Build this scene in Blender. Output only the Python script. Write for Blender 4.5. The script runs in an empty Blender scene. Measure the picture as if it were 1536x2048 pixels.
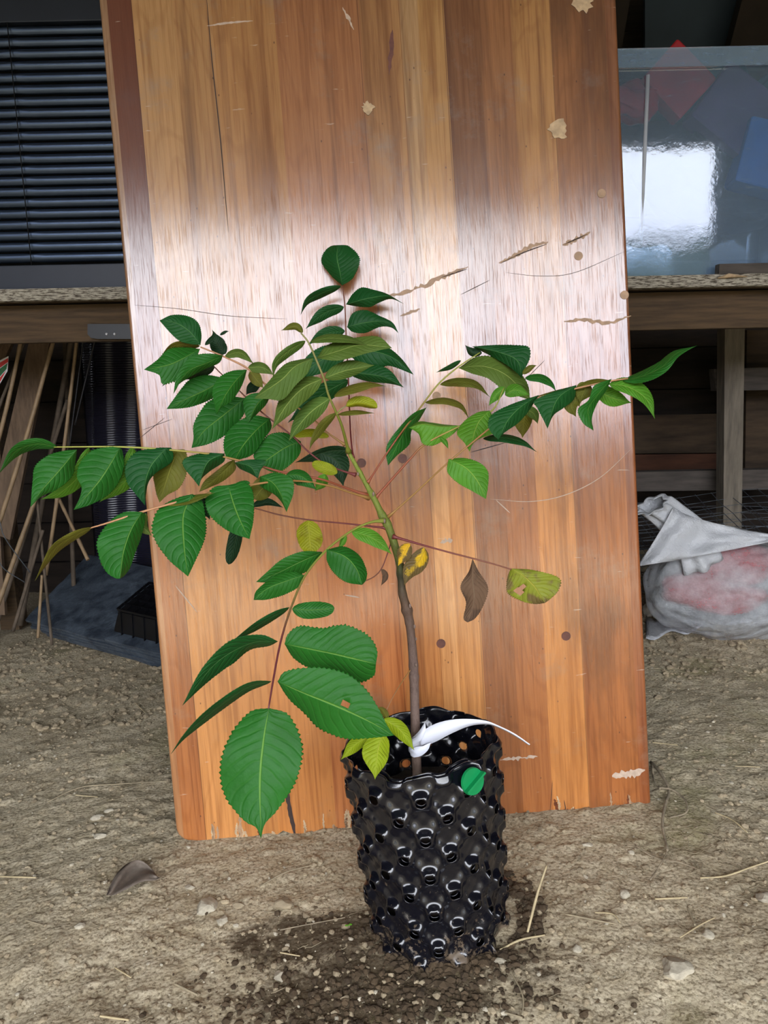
import bpy, bmesh, math, random
import numpy as np
from mathutils import Vector, Matrix, noise
random.seed(7)
RD = math.radians

# ------------------------------------------------------------------ camera
H = 0.955; FPX = 1500.0; PITCH = RD(10); ROLL = RD(1.2)
FW = Vector((0, math.cos(PITCH), -math.sin(PITCH)))
R0 = Vector((1, 0, 0)); U0 = R0.cross(FW)
RI = R0*math.cos(ROLL) - U0*math.sin(ROLL)
UP = U0*math.cos(ROLL) + R0*math.sin(ROLL)
EYE = Vector((0, 0, H))
cd = bpy.data.cameras.new('camera'); cam = bpy.data.objects.new('camera', cd)
bpy.context.collection.objects.link(cam)
m = Matrix.Identity(4)
for i in range(3):
    m[i][0] = RI[i]; m[i][1] = UP[i]; m[i][2] = -FW[i]; m[i][3] = EYE[i]
cam.matrix_world = m
cd.sensor_fit = 'VERTICAL'; cd.sensor_height = 36; cd.lens = 36*FPX/2048
cd.clip_start = 0.02
S = bpy.context.scene; S.camera = cam
S.view_settings.view_transform = 'Standard'; S.view_settings.look = 'None'
S.view_settings.gamma = 1; S.view_settings.use_curve_mapping = False
S.view_settings.exposure = 0.0
COL = bpy.context.collection

# ------------------------------------------------------------------ node helper
class NT:
    def __init__(s, nt): s.nt = nt; s.nt.nodes.clear()
    def n(s, typ, ins=None, **kw):
        o = s.nt.nodes.new(typ)
        for k, v in kw.items(): setattr(o, k, v)
        for k, v in (ins or {}).items(): s.set(o, k, v)
        return o
    def set(s, o, k, v):
        if isinstance(v, bpy.types.NodeSocket): s.nt.links.new(v, o.inputs[k])
        else: o.inputs[k].default_value = v
    def math(s, op, a, b=0.0, c=0.0, clamp=False):
        o = s.n('ShaderNodeMath', operation=op, use_clamp=clamp)
        s.set(o, 0, a); s.set(o, 1, b)
        if op in ('MULTIPLY_ADD', 'COMPARE', 'SMOOTH_MIN'): s.set(o, 2, c)
        return o.outputs[0]
    def ramp(s, fac, stops, interp='LINEAR'):
        o = s.n('ShaderNodeValToRGB'); cr = o.color_ramp; cr.interpolation = interp
        while len(cr.elements) > 1: cr.elements.remove(cr.elements[-1])
        for i, (p, c) in enumerate(stops):
            e = cr.elements[0] if i == 0 else cr.elements.new(p)
            e.position = p
            e.color = (c, c, c, 1) if isinstance(c, (int, float)) else (*c, 1)
        s.nt.links.new(fac, o.inputs[0]); return o.outputs[0]
    def mix(s, fac, a, b, blend='MIX'):
        o = s.n('ShaderNodeMix', data_type='RGBA', blend_type=blend)
        s.set(o, 0, fac); s.set(o, 6, a if isinstance(a, bpy.types.NodeSocket) else (*a, 1))
        s.set(o, 7, b if isinstance(b, bpy.types.NodeSocket) else (*b, 1)); return o.outputs[2]
    def noise(s, vec, scale, detail=4, rough=.55, out=0, **k):
        o = s.n('ShaderNodeTexNoise', {'Scale': scale, 'Detail': detail, 'Roughness': rough})
        if vec is not None: s.nt.links.new(vec, o.inputs['Vector'])
        return o.outputs[out]
    def maps(s, vec, scale=(1, 1, 1), loc=(0, 0, 0), rot=(0, 0, 0)):
        o = s.n('ShaderNodeMapping'); s.nt.links.new(vec, o.inputs[0])
        o.inputs['Scale'].default_value = scale; o.inputs['Location'].default_value = loc
        o.inputs['Rotation'].default_value = rot; return o.outputs[0]

def srgb(r, g, b):
    f = lambda c: ((c/255+.055)/1.055)**2.4 if c > 10 else c/255/12.92
    return (f(r), f(g), f(b))

MATS = {}
def mat(name):
    m = bpy.data.materials.new(name); m.use_nodes = True; MATS[name] = m
    return m, NT(m.node_tree)
def finish(t, shader):
    o = t.n('ShaderNodeOutputMaterial'); t.nt.links.new(shader, o.inputs[0])
def bump(t, h, strength=.4, dist=.002):
    b = t.n('ShaderNodeBump', {'Height': h, 'Strength': strength, 'Distance': dist}); return b.outputs[0]
def principled(t, color, rough=.5, normal=None, **ins):
    p = t.n('ShaderNodeBsdfPrincipled')
    t.set(p, 'Base Color', color if isinstance(color, bpy.types.NodeSocket) else (*color, 1))
    t.set(p, 'Roughness', rough)
    if normal is not None: t.set(p, 'Normal', normal)
    for k, v in ins.items(): t.set(p, k.replace('_', ' '), v)
    return p.outputs[0]

def simple(name, c, rough=.6, var=.35, scale=20, c2=None, bs=.3, bd=.002, stretch=(1, 1, 1), **ins):
    """mottled solid material"""
    m, t = mat(name)
    co = t.n('ShaderNodeTexCoord').outputs['Object']
    v = t.maps(co, stretch)
    nz = t.noise(v, scale, 6, .6)
    c2 = c2 or tuple(x*(1-var) for x in c)
    col = t.mix(t.ramp(nz, [(.35, 0.), (.65, 1.)]), c2, c)
    n = bump(t, t.noise(v, scale*2.5, 5, .6), bs, bd)
    finish(t, principled(t, col, rough, n, **ins)); return m

# ------------------------------------------------------------------ world: bright cloudy sky above a dark tree line
w = bpy.data.worlds.new('World'); S.world = w; w.use_nodes = True
t = NT(w.node_tree)
co = t.n('ShaderNodeTexCoord').outputs['Generated']
sep = t.n('ShaderNodeSeparateXYZ', {0: co})
nz = t.noise(co, 9, 6, .65)
zz = t.math('ADD', sep.outputs[2], t.math('MULTIPLY', t.math('SUBTRACT', nz, .5), .10))
col = t.ramp(zz, [(.0, (.035, .04, .032)), (.128, (.03, .04, .025)), (.155, (.80, .83, 1.0)), (.35, (.92, .95, 1.0))])
SKY = 9.6
bg = t.n('ShaderNodeBackground', {'Color': col, 'Strength': SKY})
o = t.n('ShaderNodeOutputWorld'); t.nt.links.new(bg.outputs[0], o.inputs[0])

# ------------------------------------------------------------------ geometry helpers
def ray(px, py): return RI*((px-768)/FPX) - UP*((py-1024)/FPX) + FW
def P(px, py, d): return EYE + ray(px, py)*d
def PY(px, py, y):                       # point of the sight line at world distance y
    r = ray(px, py); return EYE + r*(y/r.y)
def gh(x, y):
    z = .06*max(-1.3, min(1.5, x))
    v = Vector((x, y, 0))
    z += (noise.noise(v*2.3)*.011 + noise.noise(v*7)*.007)*min(1, max(.2, abs(y-1.5)*3))
    z += noise.noise(v*24+Vector((3, 1, 0)))*.0035
    d = math.hypot((x-.02)/1.3, y-1.15)
    return z
def G(px, py, dz=0):
    r = ray(px, py); z = 0
    for _ in range(8):
        tt = (z+dz-H)/r.z; q = EYE + r*tt; z = gh(q.x, q.y)
    return Vector((q.x, q.y, z+dz))

def link(name, bm, mats, parent=None, smooth=False, mw=None):
    me = bpy.data.meshes.new(name); bm.normal_update(); bm.to_mesh(me); bm.free()
    ob = bpy.data.objects.new(name, me); COL.objects.link(ob)
    for mm in (mats if isinstance(mats, (list, tuple)) else [mats]): me.materials.append(mm)
    if smooth:
        for p in me.polygons: p.use_smooth = True
    if parent: ob.parent = parent
    if mw is not None: ob.matrix_world = mw
    return ob
def tag(o, label=None, cat=None, group=None, kind=None):
    if label: o['label'] = label
    if cat: o['category'] = cat
    if group: o['group'] = group
    if kind: o['kind'] = kind
    return o
def empty(name, loc=(0, 0, 0), label=None, cat=None, group=None):
    o = bpy.data.objects.new(name, None); COL.objects.link(o); o.location = loc
    o.empty_display_size = .05
    return tag(o, label, cat, group)
def put(ob, root):
    """parent a mesh given in world coordinates to an empty at its base"""
    ob.parent = root; ob.matrix_parent_inverse = Matrix.Identity(4)
    inv = Matrix.Translation(root.location).inverted()
    ob.data.transform(inv); return ob
def recentre(ob):
    """move the origin of a world-coordinate mesh to the middle of its base"""
    vs = ob.data.vertices
    xs = [v.co.x for v in vs]; ys = [v.co.y for v in vs]; zs = [v.co.z for v in vs]
    c = Vector(((min(xs)+max(xs))/2, (min(ys)+max(ys))/2, min(zs)))
    ob.data.transform(Matrix.Translation(-c)); ob.location = c; return ob
def box(bm, c, s, M=None, bev=0, mi=0):
    r = bmesh.ops.create_cube(bm, size=1)
    vs = r['verts']
    for v in vs: v.co = Vector((v.co.x*s[0], v.co.y*s[1], v.co.z*s[2]))
    fs = list({f for v in vs for f in v.link_faces})
    if bev:
        es = list({e for v in vs for e in v.link_edges})
        rr = bmesh.ops.bevel(bm, geom=es, offset=bev, segments=2, profile=.7, affect='EDGES')
        vs = list({v for f in rr['faces'] for v in f.verts} | {v for v in vs if v.is_valid})
        fs = list({f for v in vs for f in v.link_faces})
    for f in fs: f.material_index = mi
    T = Matrix.Translation(c)
    if M is not None: T = T @ M.to_4x4()
    for v in vs: v.co = T @ v.co
    return vs
def spline(pts, n):
    """Catmull-Rom through tuples of any length, n samples"""
    p = [np.array(q, float) for q in pts]
    if len(p) == 2: return [p[0]+(p[1]-p[0])*i/(n-1) for i in range(n)]
    p = [2*p[0]-p[1]]+p+[2*p[-1]-p[-2]]
    L = [0]
    for i in range(1, len(p)-2): L.append(L[-1]+np.linalg.norm(p[i+1][:2]-p[i][:2])+1e-9)
    out = []
    for k in range(n):
        s = L[-1]*k/(n-1); i = 0
        while i < len(L)-2 and s > L[i+1]: i += 1
        u = (s-L[i])/(L[i+1]-L[i]); a, b, c, d = p[i:i+4]
        out.append(.5*((2*b)+(-a+c)*u+(2*a-5*b+4*c-d)*u*u+(-a+3*b-3*c+d)*u**3))
    return out
def tube(bm, pts, radii, seg=8, cap=True, mi=0):
    pts = [Vector(p) for p in pts]; rings = []
    ref = None
    for i, p in enumerate(pts):
        a = pts[max(0, i-1)]; b = pts[min(len(pts)-1, i+1)]
        d = (b-a).normalized()
        if ref is None: ref = d.orthogonal().normalized()
        ref = (ref - d*ref.dot(d)).normalized(); s = d.cross(ref)
        r = radii[i] if isinstance(radii, (list, tuple)) else radii
        rings.append([bm.verts.new(p + (ref*math.cos(2*math.pi*k/seg)+s*math.sin(2*math.pi*k/seg))*r) for k in range(seg)])
    for a, b in zip(rings, rings[1:]):
        for k in range(seg):
            f = bm.faces.new((a[k], a[(k+1) % seg], b[(k+1) % seg], b[k])); f.smooth = True; f.material_index = mi
    if cap:
        bm.faces.new(rings[0][::-1]).material_index = mi; bm.faces.new(rings[-1]).material_index = mi
    return rings
def prism(bm, poly, vec, mi=0):
    """closed polygon (world points) pushed along vec"""
    a = [bm.verts.new(p) for p in poly]; b = [bm.verts.new(Vector(p)+Vector(vec)) for p in poly]
    fs = [bm.faces.new(a), bm.faces.new(b[::-1])]
    n = len(a)
    for i in range(n): fs.append(bm.faces.new((a[i], b[i], b[(i+1) % n], a[(i+1) % n])))
    for f in fs: f.material_index = mi
    bmesh.ops.recalc_face_normals(bm, faces=fs); return fs

# ------------------------------------------------------------------ materials
def dirt_material():
    m, t = mat('dry_dirt')
    co = t.n('ShaderNodeTexCoord').outputs['Object']
    n1 = t.noise(co, 3.2, 5, .6); n2 = t.noise(co, 30, 8, .7); n3 = t.noise(co, 160, 5, .7)
    base = t.mix(t.ramp(n1, [(.35, 0.), (.66, 1.)]), srgb(158, 142, 112), srgb(196, 182, 152))
    base = t.mix(t.ramp(n2, [(.3, .0), (.7, 1.)]), base, t.mix(.5, base, srgb(208, 198, 176)))
    base = t.mix(t.ramp(n3, [(.38, .75), (.52, 0.)]), base, srgb(104, 90, 68))
    # moist freshly dug earth in front of the pot
    sp = t.n('ShaderNodeSeparateXYZ', {0: co})
    def blob(cx, cy, sx, sy):
        dx = t.math('DIVIDE', t.math('SUBTRACT', sp.outputs[0], cx), sx)
        dy = t.math('DIVIDE', t.math('SUBTRACT', sp.outputs[1], cy), sy)
        return t.math('ADD', t.math('MULTIPLY', dx, dx), t.math('MULTIPLY', dy, dy))
    b = t.math('MINIMUM', blob(.0, 1.06, .24, .10), blob(-.06, .93, .17, .12))
    b = t.math('MINIMUM', b, blob(-.13, 1.17, .16, .07))
    b = t.math('ADD', b, t.math('MULTIPLY', t.math('SUBTRACT', t.noise(co, 14, 6, .7), .5), 3.2))
    base = t.mix(t.ramp(b, [(.5, .85), (1.5, 0.)]), base, srgb(62, 48, 32))
    moss = t.noise(t.maps(co, loc=(5, 2, 0)), 2.6, 6, .65)
    base = t.mix(t.ramp(moss, [(.57, 0.), (.68, .5)]), base, srgb(116, 112, 66))
    h = t.math('ADD', t.math('MULTIPLY', n2, 1.0), t.math('MULTIPLY', n3, .45))
    vor = t.n('ShaderNodeTexVoronoi', {'Vector': co, 'Scale': 130.0}).outputs[0]
    h = t.math('SUBTRACT', h, t.math('MULTIPLY', vor, .5))
    finish(t, principled(t, base, .95, bump(t, h, .7, .0045), Specular_IOR_Level=.15)); return m
dirt_material()
simple('pebble', srgb(190, 180, 158), .9, .4, 40, bs=.5)
simple('clod', srgb(166, 150, 122), .95, .45, 9, bs=.6)
simple('dark_clod', srgb(84, 68, 48), .95, .5, 30, bs=.6)
simple('straw', srgb(196, 178, 138), .8, .35, 25, stretch=(1, 1, 1))
simple('grey_straw', srgb(160, 146, 118), .85, .4, 25)
simple('root', srgb(150, 136, 112), .9, .45, 60)
simple('dead_leaf', srgb(120, 108, 96), .85, .4, 40)
simple('bamboo', srgb(158, 132, 98), .55, .4, 18)
simple('grey_stick', srgb(104, 90, 74), .8, .5, 22)
simple('black_rod', srgb(22, 22, 26), .5, .4, 22)
simple('rough_plank', srgb(120, 98, 76), .8, .4, 14, stretch=(6, 6, .8))
simple('slate', srgb(84, 94, 104), .42, .5, 16, c2=srgb(46, 54, 64), bs=.9, bd=.006)
simple('black_plastic', srgb(15, 16, 20), .38, .5, 20, bs=.1)
simple('blind_rail', srgb(40, 46, 58), .45, .15, 6)
simple('blind_metal', srgb(88, 102, 124), .36, .15, 6, bs=.03, Metallic=.9)
simple('cord', srgb(14, 16, 22), .8)
simple('bench_timber', srgb(92, 72, 48), .85, .5, 10, stretch=(.6, 5, 8), bs=.5)
simple('grey_timber', srgb(134, 124, 108), .85, .45, 9, stretch=(5, 5, .7), bs=.5)
simple('lying_timber', srgb(92, 84, 76), .85, .45, 9, stretch=(.7, 5, 5), bs=.5)
simple('wall_board', srgb(78, 62, 44), .9, .6, 5, stretch=(.8, 4, 5), bs=.5)
simple('red_board', srgb(86, 52, 32), .9, .5, 5, stretch=(.8, 4, 5), bs=.5)
simple('wall_dark', srgb(52, 42, 34), .9, .6, 5, stretch=(.8, 4, 5), bs=.5)
simple('roof_dark', srgb(70, 66, 62), .9, .3, 4)
simple('slate_blue_panel', srgb(56, 70, 84), .6, .25, 3)
simple('rafter', srgb(44, 34, 26), .8, .4, 8)
simple('galvanised', srgb(120, 128, 136), .45, .3, 30, Metallic=.7)
simple('green_plastic', srgb(8, 132, 72), .38, .12, 20, bs=.05)
simple('white_tag', srgb(226, 228, 238), .5, .06, 20, bs=.02)
simple('soil', srgb(44, 34, 25), .95, .5, 40, bs=.8)
simple('red_plastic', srgb(196, 36, 44), .5, .3, 12)
simple('teal_fabric', srgb(34, 74, 84), .8, .4, 12)
simple('purple_fabric', srgb(96, 70, 112), .8, .3, 12)
simple('blue_plastic', srgb(28, 104, 178), .5, .2, 12)
simple('dark_fabric', srgb(26, 44, 58), .8, .4, 12)
simple('white_wrap', srgb(206, 212, 220), .5, .12, 6)
simple('rivet', srgb(190, 190, 190), .4, .1)
simple('label_red', srgb(196, 44, 36), .5, .1)
simple('label_green', srgb(40, 110, 58), .5, .2)
simple('label_white', srgb(225, 225, 225), .5, .05)

def weathered_edge():
    m, t = mat('weathered_edge')
    co = t.n('ShaderNodeTexCoord').outputs['Object']
    v = t.maps(co, (10, 10, 60))
    n = t.noise(v, 4, 6, .7)
    col = t.mix(t.ramp(n, [(.42, 0.), (.55, 1.)]), srgb(74, 66, 54), srgb(178, 170, 152))
    finish(t, principled(t, col, .9, bump(t, n, .5, .003))); return m
weathered_edge()

def board_material():
    """varnished glued planks; object space: x across, y along the grain"""
    m, t = mat('varnished_board')
    co = t.n('ShaderNodeTexCoord').outputs['Object']
    sp = t.n('ShaderNodeSeparateXYZ', {0: co}); X = sp.outputs[0]; Y = sp.outputs[1]
    U = t.math('DIVIDE', X, 1.038)
    # bowed plank joints
    st = [
        (0.0, srgb(168, 122, 84)), (.012, srgb(156, 98, 54)), (.062, srgb(184, 128, 74)), (.14, srgb(176, 120, 68)), (.214, srgb(178, 118, 64)),
        (.335, srgb(172, 108, 62)), (.497, srgb(168, 112, 64)), (.562, srgb(180, 122, 70)), (.577, srgb(202, 148, 94)), (.612, srgb(188, 130, 72)),
        (.662, srgb(136, 84, 46)), (.73, srgb(156, 98, 54)), (.79, srgb(182, 122, 66)), (.87, srgb(150, 92, 48)), (.975, srgb(140, 84, 48))]
    base = t.ramp(U, st, 'CONSTANT')
    base = t.mix(1, base, (1.16, 1.09, .95), 'MULTIPLY')
    step = t.ramp(U, [(p, (i*.37) % 1.0) for i, (p, c) in enumerate(st)], 'CONSTANT')
    off = t.n('ShaderNodeCombineXYZ', {0: t.math('MULTIPLY', step, 9), 1: t.math('MULTIPLY', step, 23), 2: 0.0}).outputs[0]
    vv = t.n('ShaderNodeVectorMath', {0: co, 1: off}, operation='ADD').outputs[0]
    # flowing figure
    warp = t.noise(t.maps(vv, (3, .8, 1)), 1.5, 3, .5)
    g1 = t.noise(t.maps(vv, (26, 1.1, 1)), 1.0, 6, .62)
    g2 = t.noise(t.maps(vv, (150, 4, 1)), 1.0, 4, .6)
    rings = t.math('SINE', t.math('MULTIPLY', t.math('ADD', warp, t.math('MULTIPLY', X, .4)), 90))
    dark = t.mix(1, base, (.50, .38, .28), 'MULTIPLY'); lite = t.mix(1, base, (1.22, 1.22, 1.25), 'MULTIPLY')
    c = t.mix(t.ramp(g1, [(.28, .9), (.50, .0)]), base, dark)
    c = t.mix(t.ramp(g1, [(.52, 0.), (.72, .7)]), c, lite)
    c = t.mix(t.ramp(g2, [(.32, .6), (.52, 0.)]), c, dark)
    c = t.mix(t.ramp(rings, [(.55, 0.), (1.0, .20)]), c, dark)
    # dark heartwood streaks
    g3 = t.noise(t.maps(vv, (14, .55, 1), (4, 7, 0)), 1.0, 5, .55)
    c = t.mix(t.ramp(g3, [(.56, 0.), (.68, .70)]), c, srgb(96, 52, 26))
    # weathered / worn dirty places
    wz = t.noise(co, 5, 7, .7)
    c = t.mix(t.ramp(wz, [(.56, 0.), (.72, .45)]), c, srgb(150, 128, 104))
    strip = t.math('MULTIPLY', t.ramp(U, [(0., 0.), (.012, 1.), (.062, 0.)], 'CONSTANT'), t.ramp(t.math('MULTIPLY', Y, .5), [(.45, 0.), (.62, .85)]))
    c = t.mix(strip, c, srgb(104, 46, 24))
    fg = t.math('MULTIPLY', t.ramp(U, [(.60, 0.), (.72, .0), (.79, .0), (.88, 1.)]), t.ramp(t.noise(t.maps(vv, (7, 2.2, 1), (1, 3, 0)), 1.0, 5, .6), [(.48, 0.), (.62, .6)]))
    c = t.mix(fg, c, srgb(96, 58, 30))
    # upper half toned tan and duller, its dimmer light put into the colour
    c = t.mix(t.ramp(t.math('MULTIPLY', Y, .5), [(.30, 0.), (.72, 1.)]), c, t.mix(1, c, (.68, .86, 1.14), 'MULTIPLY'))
    # joints: thin dark lines
    for u0, wd in ((.062, .0012), (.497, .001), (.662, .0012), (.87, .0012), (.577, .0007)):
        dd = t.math('ABSOLUTE', t.math('SUBTRACT', U, u0))
        c = t.mix(t.ramp(t.math('DIVIDE', dd, wd), [(.5, .55), (1.0, 0.)]), c, srgb(70, 38, 20))
    # speckles
    sp2 = t.n('ShaderNodeTexVoronoi', {'Vector': t.maps(co, (1, .6, 1)), 'Scale': 34.0, 'Randomness': 1.0}).outputs[0]
    c = t.mix(t.ramp(sp2, [(.03, .7), (.06, 0.)]), c, srgb(60, 40, 34))
    sc = t.noise(t.maps(co, (14, 90, 1), rot=(0, 0, .5)), 1.0, 3, .6)
    c = t.mix(t.ramp(sc, [(.70, 0.), (.74, .4)]), c, srgb(205, 190, 170))
    h = t.math('ADD', t.math('MULTIPLY', g2, .5), t.math('MULTIPLY', t.noise(t.maps(co, (340, 22, 1)), 1.0, 5, .65), 1.0))
    nrm = bump(t, h, .30, .0007)
    rough = t.math('ADD', .10, t.math('MULTIPLY', wz, .14))
    pores = t.noise(t.maps(co, (420, 16, 1)), 1.0, 4, .7)
    patch = t.noise(t.maps(co, (22, 3, 1), (2, 5, 0)), 1.0, 5, .6)
    wt = t.math('MULTIPLY', t.ramp(pores, [(.34, .30), (.50, 1.)]), t.ramp(patch, [(.28, .80), (.60, 1.)]))
    finish(t, principled(t, c, .5, nrm, Coat_Weight=wt, Coat_Roughness=rough, Coat_IOR=1.9, Coat_Normal=nrm, Specular_IOR_Level=.15)); return m
board_material()
simple('raw_wood', srgb(196, 168, 130), .75, .35, 60)
simple('rotten_wood', srgb(120, 62, 28), .9, .6, 60, bs=.8)
simple('plug_wood', srgb(104, 56, 38), .5, .4, 60)
simple('plug_pale', srgb(168, 134, 100), .5, .3, 60)
simple('dark_mark', srgb(58, 40, 32), .7, .3, 60)
simple('scuff', srgb(196, 172, 150), .8, .25, 90)

def leaf_material(name, top, vein, dark=.55, trans=.25, rough=.5, spots=None, spot_amt=.6, pucker=1.0, sheen=.25, th=.60):
    m, t = mat(name)
    tc = t.n('ShaderNodeTexCoord'); uv = tc.outputs['UV']; ob = tc.outputs['Object']
    sp = t.n('ShaderNodeSeparateXYZ', {0: uv}); u = sp.outputs[0]; v = sp.outputs[1]
    a = t.math('ABSOLUTE', t.math('SUBTRACT', v, .5))           # 0 midrib .. .5 edge
    a2 = t.math('MULTIPLY', a, 2)
    ph = t.math('SUBTRACT', t.math('MULTIPLY', u, 11.0), t.math('MULTIPLY', t.math('POWER', a2, 1.25), 2.4))
    ph = t.math('ADD', ph, t.math('MULTIPLY', t.math('GREATER_THAN', v, .5), .45))
    ph = t.math('ADD', ph, t.math('MULTIPLY', t.noise(ob, 25, 2, .5), .8))
    fr = t.math('FRACT', ph); dv = t.math('ABSOLUTE', t.math('SUBTRACT', fr, .5))   # 0 = on a vein
    veinm = t.ramp(dv, [(.0, 1.), (.06, 0.)])
    veinm = t.math('MULTIPLY', veinm, t.ramp(a2, [(.0, .9), (.95, .25)]))
    mid = t.ramp(a2, [(.014, 1.), (.036, 0.)])
    rnd = t.n('ShaderNodeObjectInfo').outputs['Random']
    nz = t.noise(ob, 22, 5, .6)
    c = t.mix(t.ramp(nz, [(.3, 0.), (.7, 1.)]), tuple(x*dark*1.35 for x in top), top)
    c = t.mix(t.math('MULTIPLY', rnd, .45), c, (top[0]*1.5, top[1]*1.05, top[2]*.9))
    if spots:
        ns = t.noise(t.maps(ob, loc=(3, 3, 3)), 34, 5, .6)
        edge = t.math('ADD', ns, t.math('MULTIPLY', a2, .12 if th > .55 else .24))
        c = t.mix(t.ramp(edge, [(th, 0.), (th+.10, spot_amt)]), c, spots)
    c = t.mix(t.math('MULTIPLY', veinm, .13), c, vein)
    c = t.mix(t.math('MULTIPLY', mid, .75), c, vein)
    hb = t.math('MULTIPLY', t.ramp(dv, [(0., 0.), (.18, .8), (.5, 1.)]), t.ramp(a2, [(0., .3), (.4, 1.), (1., .4)]))
    cell = t.n('ShaderNodeTexVoronoi', {'Vector': ob, 'Scale': 260.0}).outputs[0]
    h = t.math('ADD', hb, t.math('MULTIPLY', t.noise(ob, 110, 3, .5), .9))
    h = t.math('SUBTRACT', h, t.math('MULTIPLY', mid, .8))
    nrm = bump(t, h, .55*pucker, .0018)
    b = principled(t, c, rough, nrm, Specular_IOR_Level=sheen)
    tr = t.n('ShaderNodeBsdfTranslucent', {'Color': t.mix(1, c, (1.5, 1.35, .6), 'MULTIPLY'), 'Normal': nrm})
    mx = t.n('ShaderNodeMixShader', {0: trans, 1: b, 2: tr.outputs[0]})
    finish(t, mx.outputs[0]); return m
leaf_material('leaf_green', srgb(36, 106, 32), srgb(112, 158, 66))
leaf_material('leaf_deep', srgb(26, 86, 36), srgb(90, 140, 76))
leaf_material('leaf_bright', srgb(84, 148, 40), srgb(160, 190, 84), trans=.3)
leaf_material('leaf_under', srgb(86, 116, 46), srgb(168, 184, 96), pucker=.8, rough=.6)
leaf_material('leaf_olive', srgb(102, 108, 34), srgb(150, 150, 60), pucker=.8, rough=.6, spots=srgb(92, 60, 26), spot_amt=.3)
leaf_material('leaf_dark', srgb(28, 62, 34), srgb(70, 92, 50))
leaf_material('leaf_yellow', srgb(156, 166, 28), srgb(190, 190, 60), trans=.3, spots=srgb(110, 92, 24), spot_amt=.5)
leaf_material('leaf_lime', srgb(150, 182, 36), srgb(196, 204, 80), trans=.35)
leaf_material('leaf_dying', srgb(206, 178, 30), srgb(150, 130, 50), spots=srgb(92, 76, 48), spot_amt=.95, th=.54)
leaf_material('leaf_faded', srgb(128, 146, 46), srgb(170, 160, 60), spots=srgb(110, 84, 60), spot_amt=.8)
leaf_material('leaf_brown', srgb(96, 80, 62), srgb(120, 102, 80), trans=.08, rough=.8, spots=srgb(70, 54, 44))

def trunk_material():
    m, t = mat('sapling_bark')
    at = t.n('ShaderNodeAttribute', attribute_name='h').outputs['Fac']
    ob = t.n('ShaderNodeTexCoord').outputs['Object']
    c = t.ramp(at, [(0., srgb(128, 108, 96)), (.32, srgb(112, 92, 84)), (.52, srgb(84, 62, 44)), (.60, srgb(52, 50, 26)), (.68, srgb(92, 100, 34)), (1., srgb(122, 136, 44))])
    n = t.noise(t.maps(ob, (60, 60, 25)), 3, 6, .7)
    n2 = t.noise(ob, 260, 3, .6)
    c = t.mix(t.ramp(n, [(.35, .6), (.55, 0.)]), c, t.mix(1, c, (.5, .45, .42), 'MULTIPLY'))
    c = t.mix(t.ramp(n2, [(.64, 0.), (.70, .5)]), c, srgb(60, 44, 34))
    finish(t, principled(t, c, .7, bump(t, t.math('ADD', n, n2), .6, .0015))); return m
trunk_material()
def petiole(name, a, b):
    m, t = mat(name)
    at = t.n('ShaderNodeAttribute', attribute_name='h').outputs['Fac']
    c = t.ramp(at, [(0., a), (.3, a), (.7, b), (1., b)])
    finish(t, principled(t, c, .5)); return m
petiole('petiole_yellow', srgb(140, 74, 48), srgb(150, 152, 66))
petiole('petiole_red', srgb(104, 40, 38), srgb(118, 70, 52))
petiole('petiole_green', srgb(112, 118, 40), srgb(132, 128, 76))
petiole('petiole_pink', srgb(150, 112, 60), srgb(176, 128, 90))
petiole('petiole_stub', srgb(130, 136, 56), srgb(96, 42, 46))

def pot_material():
    m, t = mat('pot_plastic')
    ob = t.n('ShaderNodeTexCoord').outputs['Object']
    sp = t.n('ShaderNodeSeparateXYZ', {0: ob})
    n = t.noise(ob, 24, 7, .72)
    hz = t.math('ADD', t.math('ADD', t.math('MULTIPLY', n, .6), t.math('MULTIPLY', t.noise(ob, 95, 5, .75), .42)), t.math('MULTIPLY', sp.outputs[2], -.75))
    mask = t.ramp(hz, [(.50, 0.), (.56, .85)])                     # splashed earth sticks near the base
    c = t.mix(mask, srgb(12, 13, 20), srgb(96, 80, 60))
    n3 = t.noise(ob, 120, 4, .7)
    c = t.mix(t.ramp(n3, [(.68, 0.), (.72, .35)]), c, srgb(130, 125, 118))
    rough = t.math('ADD', t.math('MULTIPLY', mask, .5), t.math('ADD', .15, t.math('MULTIPLY', n3, .08)))
    finish(t, principled(t, c, rough, bump(t, t.noise(ob, 60, 4, .6), .15, .001), Specular_IOR_Level=.85)); return m
pot_material()

def sheet_material():
    m, t = mat('twinwall_sheet')
    ob = t.n('ShaderNodeTexCoord').outputs['Object']
    sp = t.n('ShaderNodeSeparateXYZ', {0: ob})
    wv = t.math('SINE', t.math('MULTIPLY', sp.outputs[2], 2*math.pi/.011))
    c = t.mix(t.ramp(t.noise(ob, 3, 4, .5), [(.3, 0.), (.7, 1.)]), srgb(26, 26, 38), srgb(44, 44, 60))
    finish(t, principled(t, c, .16, bump(t, wv, .4, .0015), Specular_IOR_Level=.5)); return m
sheet_material()

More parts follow.
